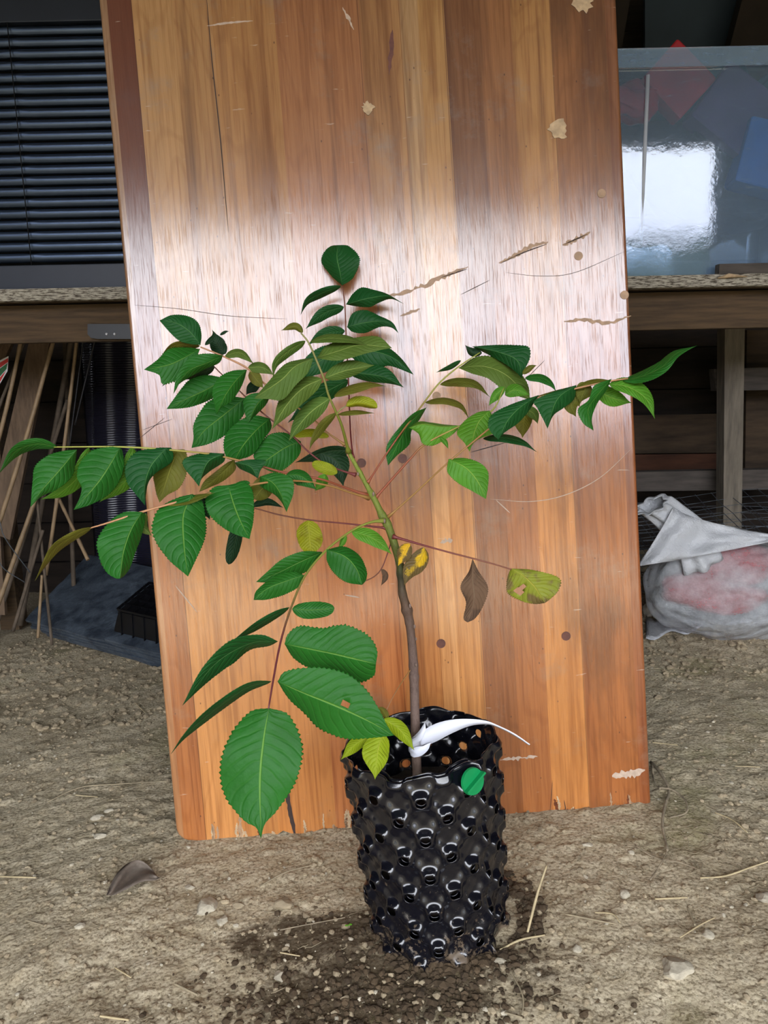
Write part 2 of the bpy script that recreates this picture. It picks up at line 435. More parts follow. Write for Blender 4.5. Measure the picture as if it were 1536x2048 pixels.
def clear_plastic(name='clear_tub', milk=.15):
    m, t = mat(name)
    ob = t.n('ShaderNodeTexCoord').outputs['Object']
    n = t.noise(ob, 6, 6, .65)
    sc = t.ramp(t.noise(t.maps(ob, (9, 9, 50), rot=(0, .4, 0)), 2, 6, .7), [(.60, 0.), (.68, 1.)])
    gl = t.n('ShaderNodeBsdfGlossy', {'Color': (1, 1, 1, 1), 'Roughness': .045, 'Normal': bump(t, n, .09, .005)})
    df = t.n('ShaderNodeBsdfDiffuse', {'Color': (*srgb(170, 196, 220), 1)})
    tr = t.n('ShaderNodeBsdfTransparent', {'Color': (.86, .93, .98, 1)})
    fac = t.math('ADD', milk, t.math('MULTIPLY', sc, .12))
    a = t.n('ShaderNodeMixShader', {0: fac, 1: tr.outputs[0], 2: df.outputs[0]})
    fz = t.n('ShaderNodeFresnel', {'IOR': 1.45})
    b = t.n('ShaderNodeMixShader', {0: t.math('MULTIPLY', fz.outputs[0], 1.9), 1: a.outputs[0], 2: gl.outputs[0]})
    finish(t, b.outputs[0]); return m
clear_plastic(); clear_plastic('tub_rim', .38)
def bag_material():
    m, t = mat('bag_film')
    ob = t.n('ShaderNodeTexCoord').outputs['Object']
    n = t.noise(ob, 9, 7, .7)
    fo = t.ramp(n, [(.36, .26), (.70, .66)])
    nr = bump(t, t.noise(t.maps(ob, (1, 1, 1.6)), 14, 7, .65), .8, .02)
    p = principled(t, srgb(206, 210, 212), .28, nr, Specular_IOR_Level=.6)
    tr = t.n('ShaderNodeBsdfTransparent', {'Color': (.95, .95, .97, 1)})
    a = t.n('ShaderNodeMixShader', {0: fo, 1: tr.outputs[0], 2: p})
    finish(t, a.outputs[0]); return m
bag_material()
m, t = mat('bag_white')
ob = t.n('ShaderNodeTexCoord').outputs['Object']
finish(t, principled(t, srgb(196, 198, 200), .35, bump(t, t.noise(ob, 12, 7, .65), .8, .02)))
M = MATS

# ------------------------------------------------------------------ setting
def ground():
    xs = np.concatenate([np.linspace(-4.2, -1.5, 28, endpoint=False), np.linspace(-1.5, 1.6, 560, endpoint=False), np.linspace(1.6, 4.2, 28)])
    ys = np.concatenate([np.linspace(-9, .5, 30, endpoint=False), np.linspace(.5, 1.9, 330, endpoint=False), np.linspace(1.9, 3.2, 150, endpoint=False), np.linspace(3.2, 4.4, 20)])
    nx, ny = len(xs), len(ys); co = np.zeros((ny, nx, 3))
    for j, y in enumerate(ys):
        for i, x in enumerate(xs):
            z = gh(x, y)
            if .5 < y < 3.2 and -1.6 < x < 1.7:
                v = Vector((x, y, 0))
                z += noise.noise(v*60)*.0016 + max(0, noise.noise(v*34+Vector((9, 9, 0)))-.25)*.008
                z += abs(noise.noise(v*120))*.0009
            co[j, i] = (x, y, z)
    me = bpy.data.meshes.new('floor')
    idx = np.arange(nx*ny).reshape(ny, nx)
    q = np.stack([idx[:-1, :-1], idx[:-1, 1:], idx[1:, 1:], idx[1:, :-1]], -1).reshape(-1, 4)
    me.vertices.add(nx*ny); me.vertices.foreach_set('co', co.reshape(-1))
    me.loops.add(q.size); me.loops.foreach_set('vertex_index', q.reshape(-1))
    me.polygons.add(len(q)); me.polygons.foreach_set('loop_start', np.arange(0, q.size, 4)); me.polygons.foreach_set('loop_total', np.full(len(q), 4))
    me.update(calc_edges=True)
    for p in me.polygons: p.use_smooth = True
    ob = bpy.data.objects.new('floor', me); COL.objects.link(ob); me.materials.append(M['dry_dirt'])
    tag(ob, 'uneven bare dirt ground of the open shed', 'ground', kind='structure')
ground()
def struct(name, boxes, m, label, cat):
    bm = bmesh.new()
    for b in boxes: box(bm, Vector(b[0]), b[1], b[2] if len(b) > 2 else None)
    o = link(name, bm, m); tag(o, label, cat, kind='structure'); return o
struct('added_wall_left', [((-3.0, .75, 1.4), (.08, 5.9, 3.2))], M['wall_dark'], 'unseen dark side wall on the left, added to narrow the sky light', 'wall')  # both side walls are out of view, added to limit the sky's width
struct('added_wall_right', [((3.0, .75, 1.4), (.08, 5.9, 3.2))], M['wall_dark'], 'unseen dark side wall on the right, added to narrow the sky light', 'wall')
bb = [((0, 3.79, 1.4), (6.1, .06, 3.2))]
for k in range(14):
    bb.append(((0, 3.72+.012*((k*7) % 3), .1+.2*k-.12), (6.0, .04, .194)))
struct('wall_back', bb, M['wall_dark'], 'dark horizontal board wall behind the bench', 'wall')
struct('ceiling', [((0, .70, 2.90), (6.2, 6.1, .06))], M['roof_dark'], 'shed roof over the bench', 'ceiling')

# ------------------------------------------------------------------ the leaning board
BW = 1.038; BYAW = RD(.5); BROT = RD(2.69); BLEAN = RD(5.71)
ax = Vector((math.cos(BYAW), math.sin(BYAW), 0)); n0 = Vector((math.sin(BYAW), -math.cos(BYAW), 0))
up = Vector((0, 0, 1))*math.cos(BLEAN) - n0*math.sin(BLEAN)
BA = ax*math.cos(BROT) + up*math.sin(BROT); BB = up*math.cos(BROT) - ax*math.sin(BROT)
BN = BA.cross(BB)                      # towards the viewer
if BN.y > 0: BN = -BN
BO = Vector((-.466, 1.4851, -.028))
def bpt(px, py):                       # board-local (x, y) hit by a sight line
    r = ray(px, py); tt = (BO-EYE).dot(BN)/r.dot(BN); q = EYE + r*tt - BO
    return Vector((q.dot(BA), q.dot(BB)))
def bdepth(px, py):
    r = ray(px, py); return (BO-EYE).dot(BN)/r.dot(BN)
BM = Matrix.Identity(4)
for i in range(3):
    BM[i][0] = BA[i]; BM[i][1] = BB[i]; BM[i][2] = BN[i]; BM[i][3] = BO[i]
def make_board():
    root = empty('wooden_board', BO, 'large varnished board of glued planks leaning upright behind the potted sapling', 'board')
    root.matrix_world = BM
    rr = random.Random(3)
    TH = .034; HT = 1.93
    poly = []
    for a in range(0, 7):               # rounded bottom-left corner
        th = math.pi + a*math.pi/12
        poly.append((.032+.032*math.cos(th), .032+.032*math.sin(th)))
    x = .05
    while x < BW-.02:
        j = rr.uniform(-.002, .002) if x < .65 else rr.uniform(-.008, .002)
        if abs(x-.235) < .012: j += .009
        poly.append((x, j)); x += rr.uniform(.006, .022)
    poly += [(BW-.012, .002), (BW, .014), (BW, HT), (0, HT)]
    # slight bow of the long edges like the photo's
    bm = bmesh.new()
    fr = [bm.verts.new((px, py, 0)) for px, py in poly]
    bk = [bm.verts.new((px, py, -TH)) for px, py in poly]
    ff = bm.faces.new(fr); bkf = bm.faces.new(bk[::-1]); n = len(poly)
    sides = [bm.faces.new((fr[i], bk[i], bk[(i+1) % n], fr[(i+1) % n])) for i in range(n)]
    bmesh.ops.recalc_face_normals(bm, faces=bm.faces[:])
    es = [e for e in ff.edges if (e.verts[0].co-e.verts[1].co).length > .03]
    es += [e for e in ff.edges if e not in es and e.verts[0].co.x < .034]
    bmesh.ops.bevel(bm, geom=es, offset=.007, segments=4, profile=.5, affect='EDGES')
    for f in bm.faces:
        if abs(f.normal.z) < .5 and f.calc_center_median().y < .012 and f.calc_center_median().x > .06:
            f.material_index = 1 if f.calc_center_median().x > .6 else 2
    def strip(pts, wd, mi, lift=.0006, jag=0.):
        q = [bpt(*p) for p in pts]; s = spline([(p.x, p.y) for p in q], max(6, len(q)*6))
        L, Rr = [], []
        for i, p in enumerate(s):
            d = s[min(i+1, len(s)-1)]-s[max(i-1, 0)]; d = d/(np.linalg.norm(d)+1e-9); nn = np.array([-d[1], d[0]])
            k = math.sin(math.pi*(i+.15)/(len(s)-.7))**.5 if 0 < i < len(s)-1 else .15
            ww = wd*k*(1+rr.uniform(-jag, jag))
            L.append(bm.verts.new((*(p+nn*ww), lift))); ww = wd*k*(1+rr.uniform(-jag, jag)); Rr.append(bm.verts.new((*(p-nn*ww), lift)))
        for i in range(len(s)-1):
            f = bm.faces.new((L[i], Rr[i], Rr[i+1], L[i+1])); f.material_index = mi
            f.normal_update()
            if f.normal.z < 0: f.normal_flip()
    # gouges, scratches, scuffs (mi: 3 raw wood, 4 dark, 5 scuff)
    strip([(998, 526), (1030, 512), (1060, 494), (1096, 484)], .0042, 6, jag=.8); strip([(1000, 527), (1045, 506), (1094, 488)], .0012, 4)
    strip([(1125, 490), (1150, 480), (1181, 464)], .0045, 6, jag=.8); strip([(1128, 489), (1176, 468)], .0014, 4)
    strip([(776, 592), (815, 583), (860, 566), (905, 545), (936, 534)], .0040, 6, jag=.9); strip([(880, 556), (934, 538)], .0012, 4)
    strip([(1010, 545), (1080, 552), (1150, 545), (1256, 500)], .0005, 4, .0004)
    strip([(800, 632), (840, 618)], .003, 6, jag=.6)
    strip([(1128, 643), (1170, 640), (1215, 646), (1262, 632)], .0035, 6, jag=.9)
    strip([(268, 610), (360, 618), (460, 632), (575, 638)], .0005, 4)
    strip([(980, 998), (1060, 1003), (1130, 990), (1200, 955), (1265, 895)], .0009, 5)
    strip([(992, 1000), (1020, 1026)], .0012, 5)
    strip([(1000, 1520), (1040, 1516), (1075, 1513)], .0035, 5, jag=.9)
    strip([(414, 52), (460, 46), (506, 42)], .002, 5, jag=.5)
    strip([(1224, 1552), (1255, 1548), (1290, 1540)], .009, 5, jag=.5)
    strip([(560, 1490), (600, 1545)], .0006, 5); strip([(880, 1085), (905, 1080)], .004, 5, jag=.9)
    strip([(690, 1190), (720, 1195)], .0016, 5); strip([(350, 1170), (395, 1225)], .0014, 5); strip([(685, 15), (708, 60)], .0028, 5, jag=.7)
    strip([(920, 590), (980, 560)], .0007, 4); strip([(1050, 760), (1090, 720)], .0007, 4)
    strip([(275, 880), (330, 835)], .0006, 4); strip([(285, 860), (345, 838)], .0005, 4)
    strip([(940, 905), (1012, 885)], .001, 4)
    # long crack between planks
    strip([(412, -20), (424, 120), (440, 270), (457, 465)], .0011, 4)
    strip([(570, 1560), (580, 1620), (592, 1678)], .0045, 4, jag=.3)
    strip([(1128, 1600), (1135, 1640)], .001, 4)
    strip([(785, 60), (778, 150)], .004, 7, jag=.6); strip([(1100, 1630), (1105, 1560)], .0006, 4)
    for k in range(22):
        px = rr.uniform(1010, 1296); b0 = 1684-(px-356)*.0715
        strip([(px, b0+1), (px+rr.uniform(6, 16), b0-rr.uniform(1, 7)), (px+rr.uniform(18, 34), b0-1.5)], rr.uniform(.003, .007), 1, jag=.8)
    # pale raw splinters along the bottom
    for k in range(26):
        px = rr.choice([rr.uniform(420, 560), rr.uniform(600, 700), rr.uniform(1010, 1290)]); b0 = 1687-(px-356)*.072
        hh = rr.uniform(8, 46); strip([(px, b0), (px+rr.uniform(-4, 4), b0-hh*.5), (px-2, b0-hh)], rr.uniform(.0012, .004), rr.choice([3, 3, 6, 1]), jag=.6)
    o = link('plank_panel', bm, [M['varnished_board'], M['rotten_wood'], M['raw_wood'], M['raw_wood'], M['dark_mark'], M['scuff'], M['plug_pale'], M['plug_wood']])
    o.parent = root
    def disc(px, py, r, name, mt, thick=.0012, ring=None, jag=0.):
        c = bpt(px, py); b = bmesh.new()
        n = 24; vs = [b.verts.new((c.x+r*math.cos(2*math.pi*i/n)*(1+rr.uniform(-jag, jag)), c.y+r*math.sin(2*math.pi*i/n)*(1+rr.uniform(-jag, jag)), thick)) for i in range(n)]
        lo = [b.verts.new((v.co.x*1, v.co.y, -.0004)) for v in vs]
        f = b.faces.new(vs)
        for i in range(n): b.faces.new((vs[i], lo[i], lo[(i+1) % n], vs[(i+1) % n])).material_index = 1
        rr2 = bmesh.ops.inset_region(b, faces=[f], thickness=r*.14, depth=-.0008)
        for q in rr2['faces']: q.material_index = 1
        bmesh.ops.recalc_face_normals(b, faces=b.faces[:])
        ob = link(name, b, [mt, M['dark_mark'] if ring is None else ring]); ob.parent = root
        return ob
    for px, py in ((805, 917), (723, 926), (882, 1287), (1132, 1272)):
        disc(px, py, .0098, 'wood_plug', M['plug_wood'])
    for px, py in ((1203, 387), (1157, 512), (1249, 590), (873, 792)):
        disc(px, py, .0088, 'wood_plug', M['plug_pale'], ring=M['plug_pale'])
    for px, py, r in ((736, 216, .012), (1117, 258, .019), (1165, 4, .019)):
        o1 = disc(px, py, r, 'knot', M['raw_wood'], thick=.0014, jag=.3)
    return root
board = make_board()

# ------------------------------------------------------------------ air-pruning pot
PB = Vector((.086, 1.190, -.012)); POTH = .357
PLEAN = Matrix.Rotation(RD(-5.4), 4, 'Y') @ Matrix.Rotation(RD(-2.0), 4, 'X')
PM = Matrix.Translation(PB) @ PLEAN
def make_pot():
    root = empty('air_pruning_pot', PB, 'black dimpled plastic air-pruning pot holding the sapling, standing in the dirt', 'pot')
    root.matrix_world = PM
    NC = 11; PH = .0665; nth = NC*26; nz_ = 124; A = .0105
    rh = .0082
    bm = bmesh.new()
    rr = random.Random(5)
    def rad(z): return .1145 + .0165*z/POTH
    overlap = 1.35; tot = 2*math.pi+overlap; th0 = math.pi*1.30     # start angle: seam hangs on the front left
    ntt = int(nth*tot/(2*math.pi))
    grid = []; keep = {}
    peaks = []
    for j in range(nz_+1):
        z = POTH*j/nz_; row = []
        for i in range(ntt+1):
            th = tot*i/ntt
            kk = th/(2*math.pi)*NC
            u = kk; v = z/PH + .22
            f = math.cos(2*math.pi*u)*math.cos(2*math.pi*v) if False else math.cos(2*math.pi*u)*.5+math.cos(2*math.pi*v)*.5
            # centred lattice: two cosines give peaks on (int,int); add the half-shifted set
            g = math.cos(2*math.pi*u)*math.cos(2*math.pi*v)
            g2 = math.cos(4*math.pi*u)*math.cos(4*math.pi*v)
            if g > 0: d = A*min(1, (g**1.2)*1.75)
            else: d = -A*.45*(abs(g)**1.2)
            d += A*.22*g2*(1-min(1, max(0, g)*1.3))
            # nearest peak distance
            best = 9
            for (du, dv) in ((0, 0), (.5, .5)):
                uu = (u-du); vv = (v-dv)
                a = (uu-round(uu))*2*math.pi*rad(z)/NC; b = (vv-round(vv))*PH
                best = min(best, math.hypot(a, b))
            fade = min(1, (POTH-z)/.012); d *= .35+.65*fade
            lay = -.007*min(1, max(0, (overlap*.9-th)/.5+.0)) if th < overlap else 0
            lay = -.010 if th < overlap else -.010*max(0, 1-(th-overlap)/.8)
            r = rad(z) + d + lay + .006*math.exp(-((th-tot)/.08)**2)
            r *= 1 + .012*math.sin(3*th+.7) * (z/POTH)
            ang = th0 + th
            zz = z + (.004*math.sin(ang*5+1)+.003*math.sin(ang*11) if j == nz_ else 0)
            row.append((bm.verts.new((r*math.cos(ang), r*math.sin(ang), zz)), best, (u, v), z))
        grid.append(row)
    for j in range(nz_):
        for i in range(ntt):
            q = [grid[j][i], grid[j][i+1], grid[j+1][i+1], grid[j+1][i]]
            if sum(x[1] for x in q)/4 < rh and .014 < q[0][3] < POTH-.018: continue
            f = bm.faces.new([x[0] for x in q]); f.smooth = True
    # pull hole rims on to true circles
    for j in range(nz_+1):
        for i in range(ntt+1):
            v, b, (u, vv), z = grid[j][i]
            if not v.link_faces: continue
            if b < rh*1.22 and b > 1e-5 and len(v.link_faces) < 4 and .014 < z < POTH-.014:
                du, dv = min(((0, 0), (.5, .5)), key=lambda k: math.hypot(((u-k[0])-round(u-k[0]))*2*math.pi*rad(z)/NC, ((vv-k[1])-round(vv-k[1]))*PH))
                a = ((u-du)-round(u-du)); c = ((vv-dv)-round(vv-dv))
                s = rh/b if len(v.link_faces) < 4 else 1
                if s != 1:
                    nu = u-a+a*s; nv = vv-c+c*s
                    ang0 = math.atan2(v.co.y, v.co.x); r = math.hypot(v.co.x, v.co.y)
                    ang = ang0 + (nu-u)/NC*2*math.pi
                    v.co = Vector((r*math.cos(ang), r*math.sin(ang), v.co.z+(nv-vv)*PH))
    for v in [v for v in bm.verts if not v.link_faces]: bm.verts.remove(v)
    ob = link('pot_wall', bm, M['pot_plastic']); ob.parent = root
    sm = ob.modifiers.new('s', 'SOLIDIFY'); sm.thickness = .0015; sm.offset = -1
    bm = bmesh.new()
    n = 40; rings = []
    for k in range(9):
        r = .108*k/8
        if k == 0: rings.append([bm.verts.new((0, 0, .258))]); continue
        rings.append([bm.verts.new((r*math.cos(2*math.pi*i/n), r*math.sin(2*math.pi*i/n), .25+rr.uniform(-.004, .006)+(.008 if k < 3 else 0))) for i in range(n)])
    for i in range(n): bm.faces.new((rings[0][0], rings[1][i], rings[1][(i+1) % n]))
    for a, b in zip(rings[1:], rings[2:]):
        for i in range(n): bm.faces.new((a[i], b[i], b[(i+1) % n], a[(i+1) % n]))
    lo = [bm.verts.new((v.co.x*.97, v.co.y*.97, .004)) for v in rings[-1]]
    for i in range(n): bm.faces.new((rings[-1][i], lo[i], lo[(i+1) % n], rings[-1][(i+1) % n]))
    ob = link('potting_soil', bm, M['soil']); ob.parent = root
    # green locking screw
    target = P(944, 1559, 1.2)
    # place on the wall: angle that faces that pixel
    inv = PM.inverted(); best = None
    for k in range(400):
        a = -math.pi + math.pi*k/400
        for zz in (.27, .285, .295, .305, .315, .325, .335):
            q = PM @ Vector((.143*math.cos(a), .143*math.sin(a), zz)); v = q-EYE; d = v.dot(FW)
            e = (768+FPX*v.dot(RI)/d-944)**2+(1024-FPX*v.dot(UP)/d-1558)**2
            if best is None or e < best[0]: best = (e, a, zz)
    _, a, zz = best
    nrm = Vector((math.cos(a), math.sin(a), .15)).normalized()
    Q = nrm.to_track_quat('Z', 'Y').to_matrix().to_4x4(); Q.translation = Vector((.141*math.cos(a), .141*math.sin(a), zz))
    bm = bmesh.new()
    bmesh.ops.create_cone(bm, cap_ends=True, segments=40, radius1=.0215, radius2=.0205, depth=.004)
    bmesh.ops.create_cone(bm, cap_ends=True, segments=20, radius1=.007, radius2=.007, depth=.02, matrix=Matrix.Translation((0, 0, -.01)))
    rot = Matrix.Rotation(RD(25), 3, 'Z')
    vs = box(bm, Vector((0, 0, .006)), (.044, .0035, .010), rot, .0008)
    bm.transform(Q)
    ob = link('locking_screw', bm, M['green_plastic']); ob.parent = root
    tag(ob, 'green plastic screw with a raised grip bar')
    return root
pot = make_pot()

# ------------------------------------------------------------------ sapling
sap = empty('walnut_sapling', PM @ Vector((0, 0, .25)), 'leafy young sapling with long pinnate leaves growing out of the black pot', 'sapling')
def set_h(ob, vals):
    a = ob.data.attributes.new('h', 'FLOAT', 'POINT'); a.data.foreach_set('value', vals)
def wood(name, pts, mt, parent, seg=12, n=60, bumps=None, sprout=False):
    """pts: (px, py, depth, radius px)"""
    s = spline(pts, n); bm = bmesh.new(); P3 = [P(q[0], q[1], q[2]) for q in s]
    rad = [max(.0004, q[3]*q[2]/FPX) for q in s]
    if bumps:
        for (at, amt, wd) in bumps:
            for i in range(n):
                rad[i] *= 1+amt*math.exp(-((i/(n-1)-at)/wd)**2)
    tube(bm, P3, rad, seg)
    hv = []
    for i in range(n): hv += [i/(n-1)]*seg
    ob = link(name, bm, mt); set_h(ob, hv)
    return ob, s
TD = 1.275
trunk_pts = [(835, 1560, 1.315, 10), (833, 1526, 1.31, 9.6), (830, 1429, 1.295, 9.2), (827, 1332, 1.285, 9.2), (821, 1260, 1.275, 8.6), (814, 1221, 1.272, 9.6), (804, 1182, 1.268, 8),
             (801, 1135, 1.265, 8), (788, 1086, 1.262, 8), (774, 1047, 1.26, 7.6), (764, 1030, 1.26, 6.6), (750, 1001, 1.26, 6.2), (737, 977, 1.262, 5), (719, 944, 1.265, 4.4), (697, 904, 1.27, 3.8)]
tr, _ = wood('trunk', trunk_pts, M['sapling_bark'], sap, 14, 130,
             [(.30, .16, .008), (.335, .10, .008), (.50, .28, .010), (.46, .12, .006), (.55, .12, .01), (.61, .25, .012), (.76, .22, .012), (.79, .35, .012), (.86, .35, .010), (.93, .25, .01)])
put(tr, sap)
# a few old leaf scars / buds
for (x, y, d, r) in ((829, 1253, 1.27, 3.2), (832, 1278, 1.272, 2.6), (769, 1042, 1.25, 3.6), (747, 988, 1.25, 3.5), (716, 948, 1.255, 3), (832, 1330, 1.275, 3), (820, 1212, 1.262, 3.6)):
    bm = bmesh.new(); bmesh.ops.create_icosphere(bm, subdivisions=2, radius=1)
    c = P(x, y, d)
    for v in bm.verts: v.co = c + Vector((v.co.x*r*.7, v.co.y*r*.7, v.co.z*r*1.4))*d/FPX
    put(link('bud', bm, M['sapling_bark'], smooth=True), sap)

PROF = [(0, .0), (.03, .30), (.10, .66), (.2, .88), (.34, 1), (.48, .98), (.6, .86), (.72, .62), (.82, .37), (.9, .16), (.96, .055), (1, 0)]
BLUNT = [(0, .0), (.04, .38), (.13, .72), (.28, .94), (.45, 1), (.65, .97), (.8, .84), (.9, .62), (.96, .4), (1, 0)]
def prof(t, tab):
    for (a, b), (c, d) in zip(tab, tab[1:]):
        if t <= c: return b+(d-b)*((t-a)/(c-a))
    return 0
LR = random.Random(11)
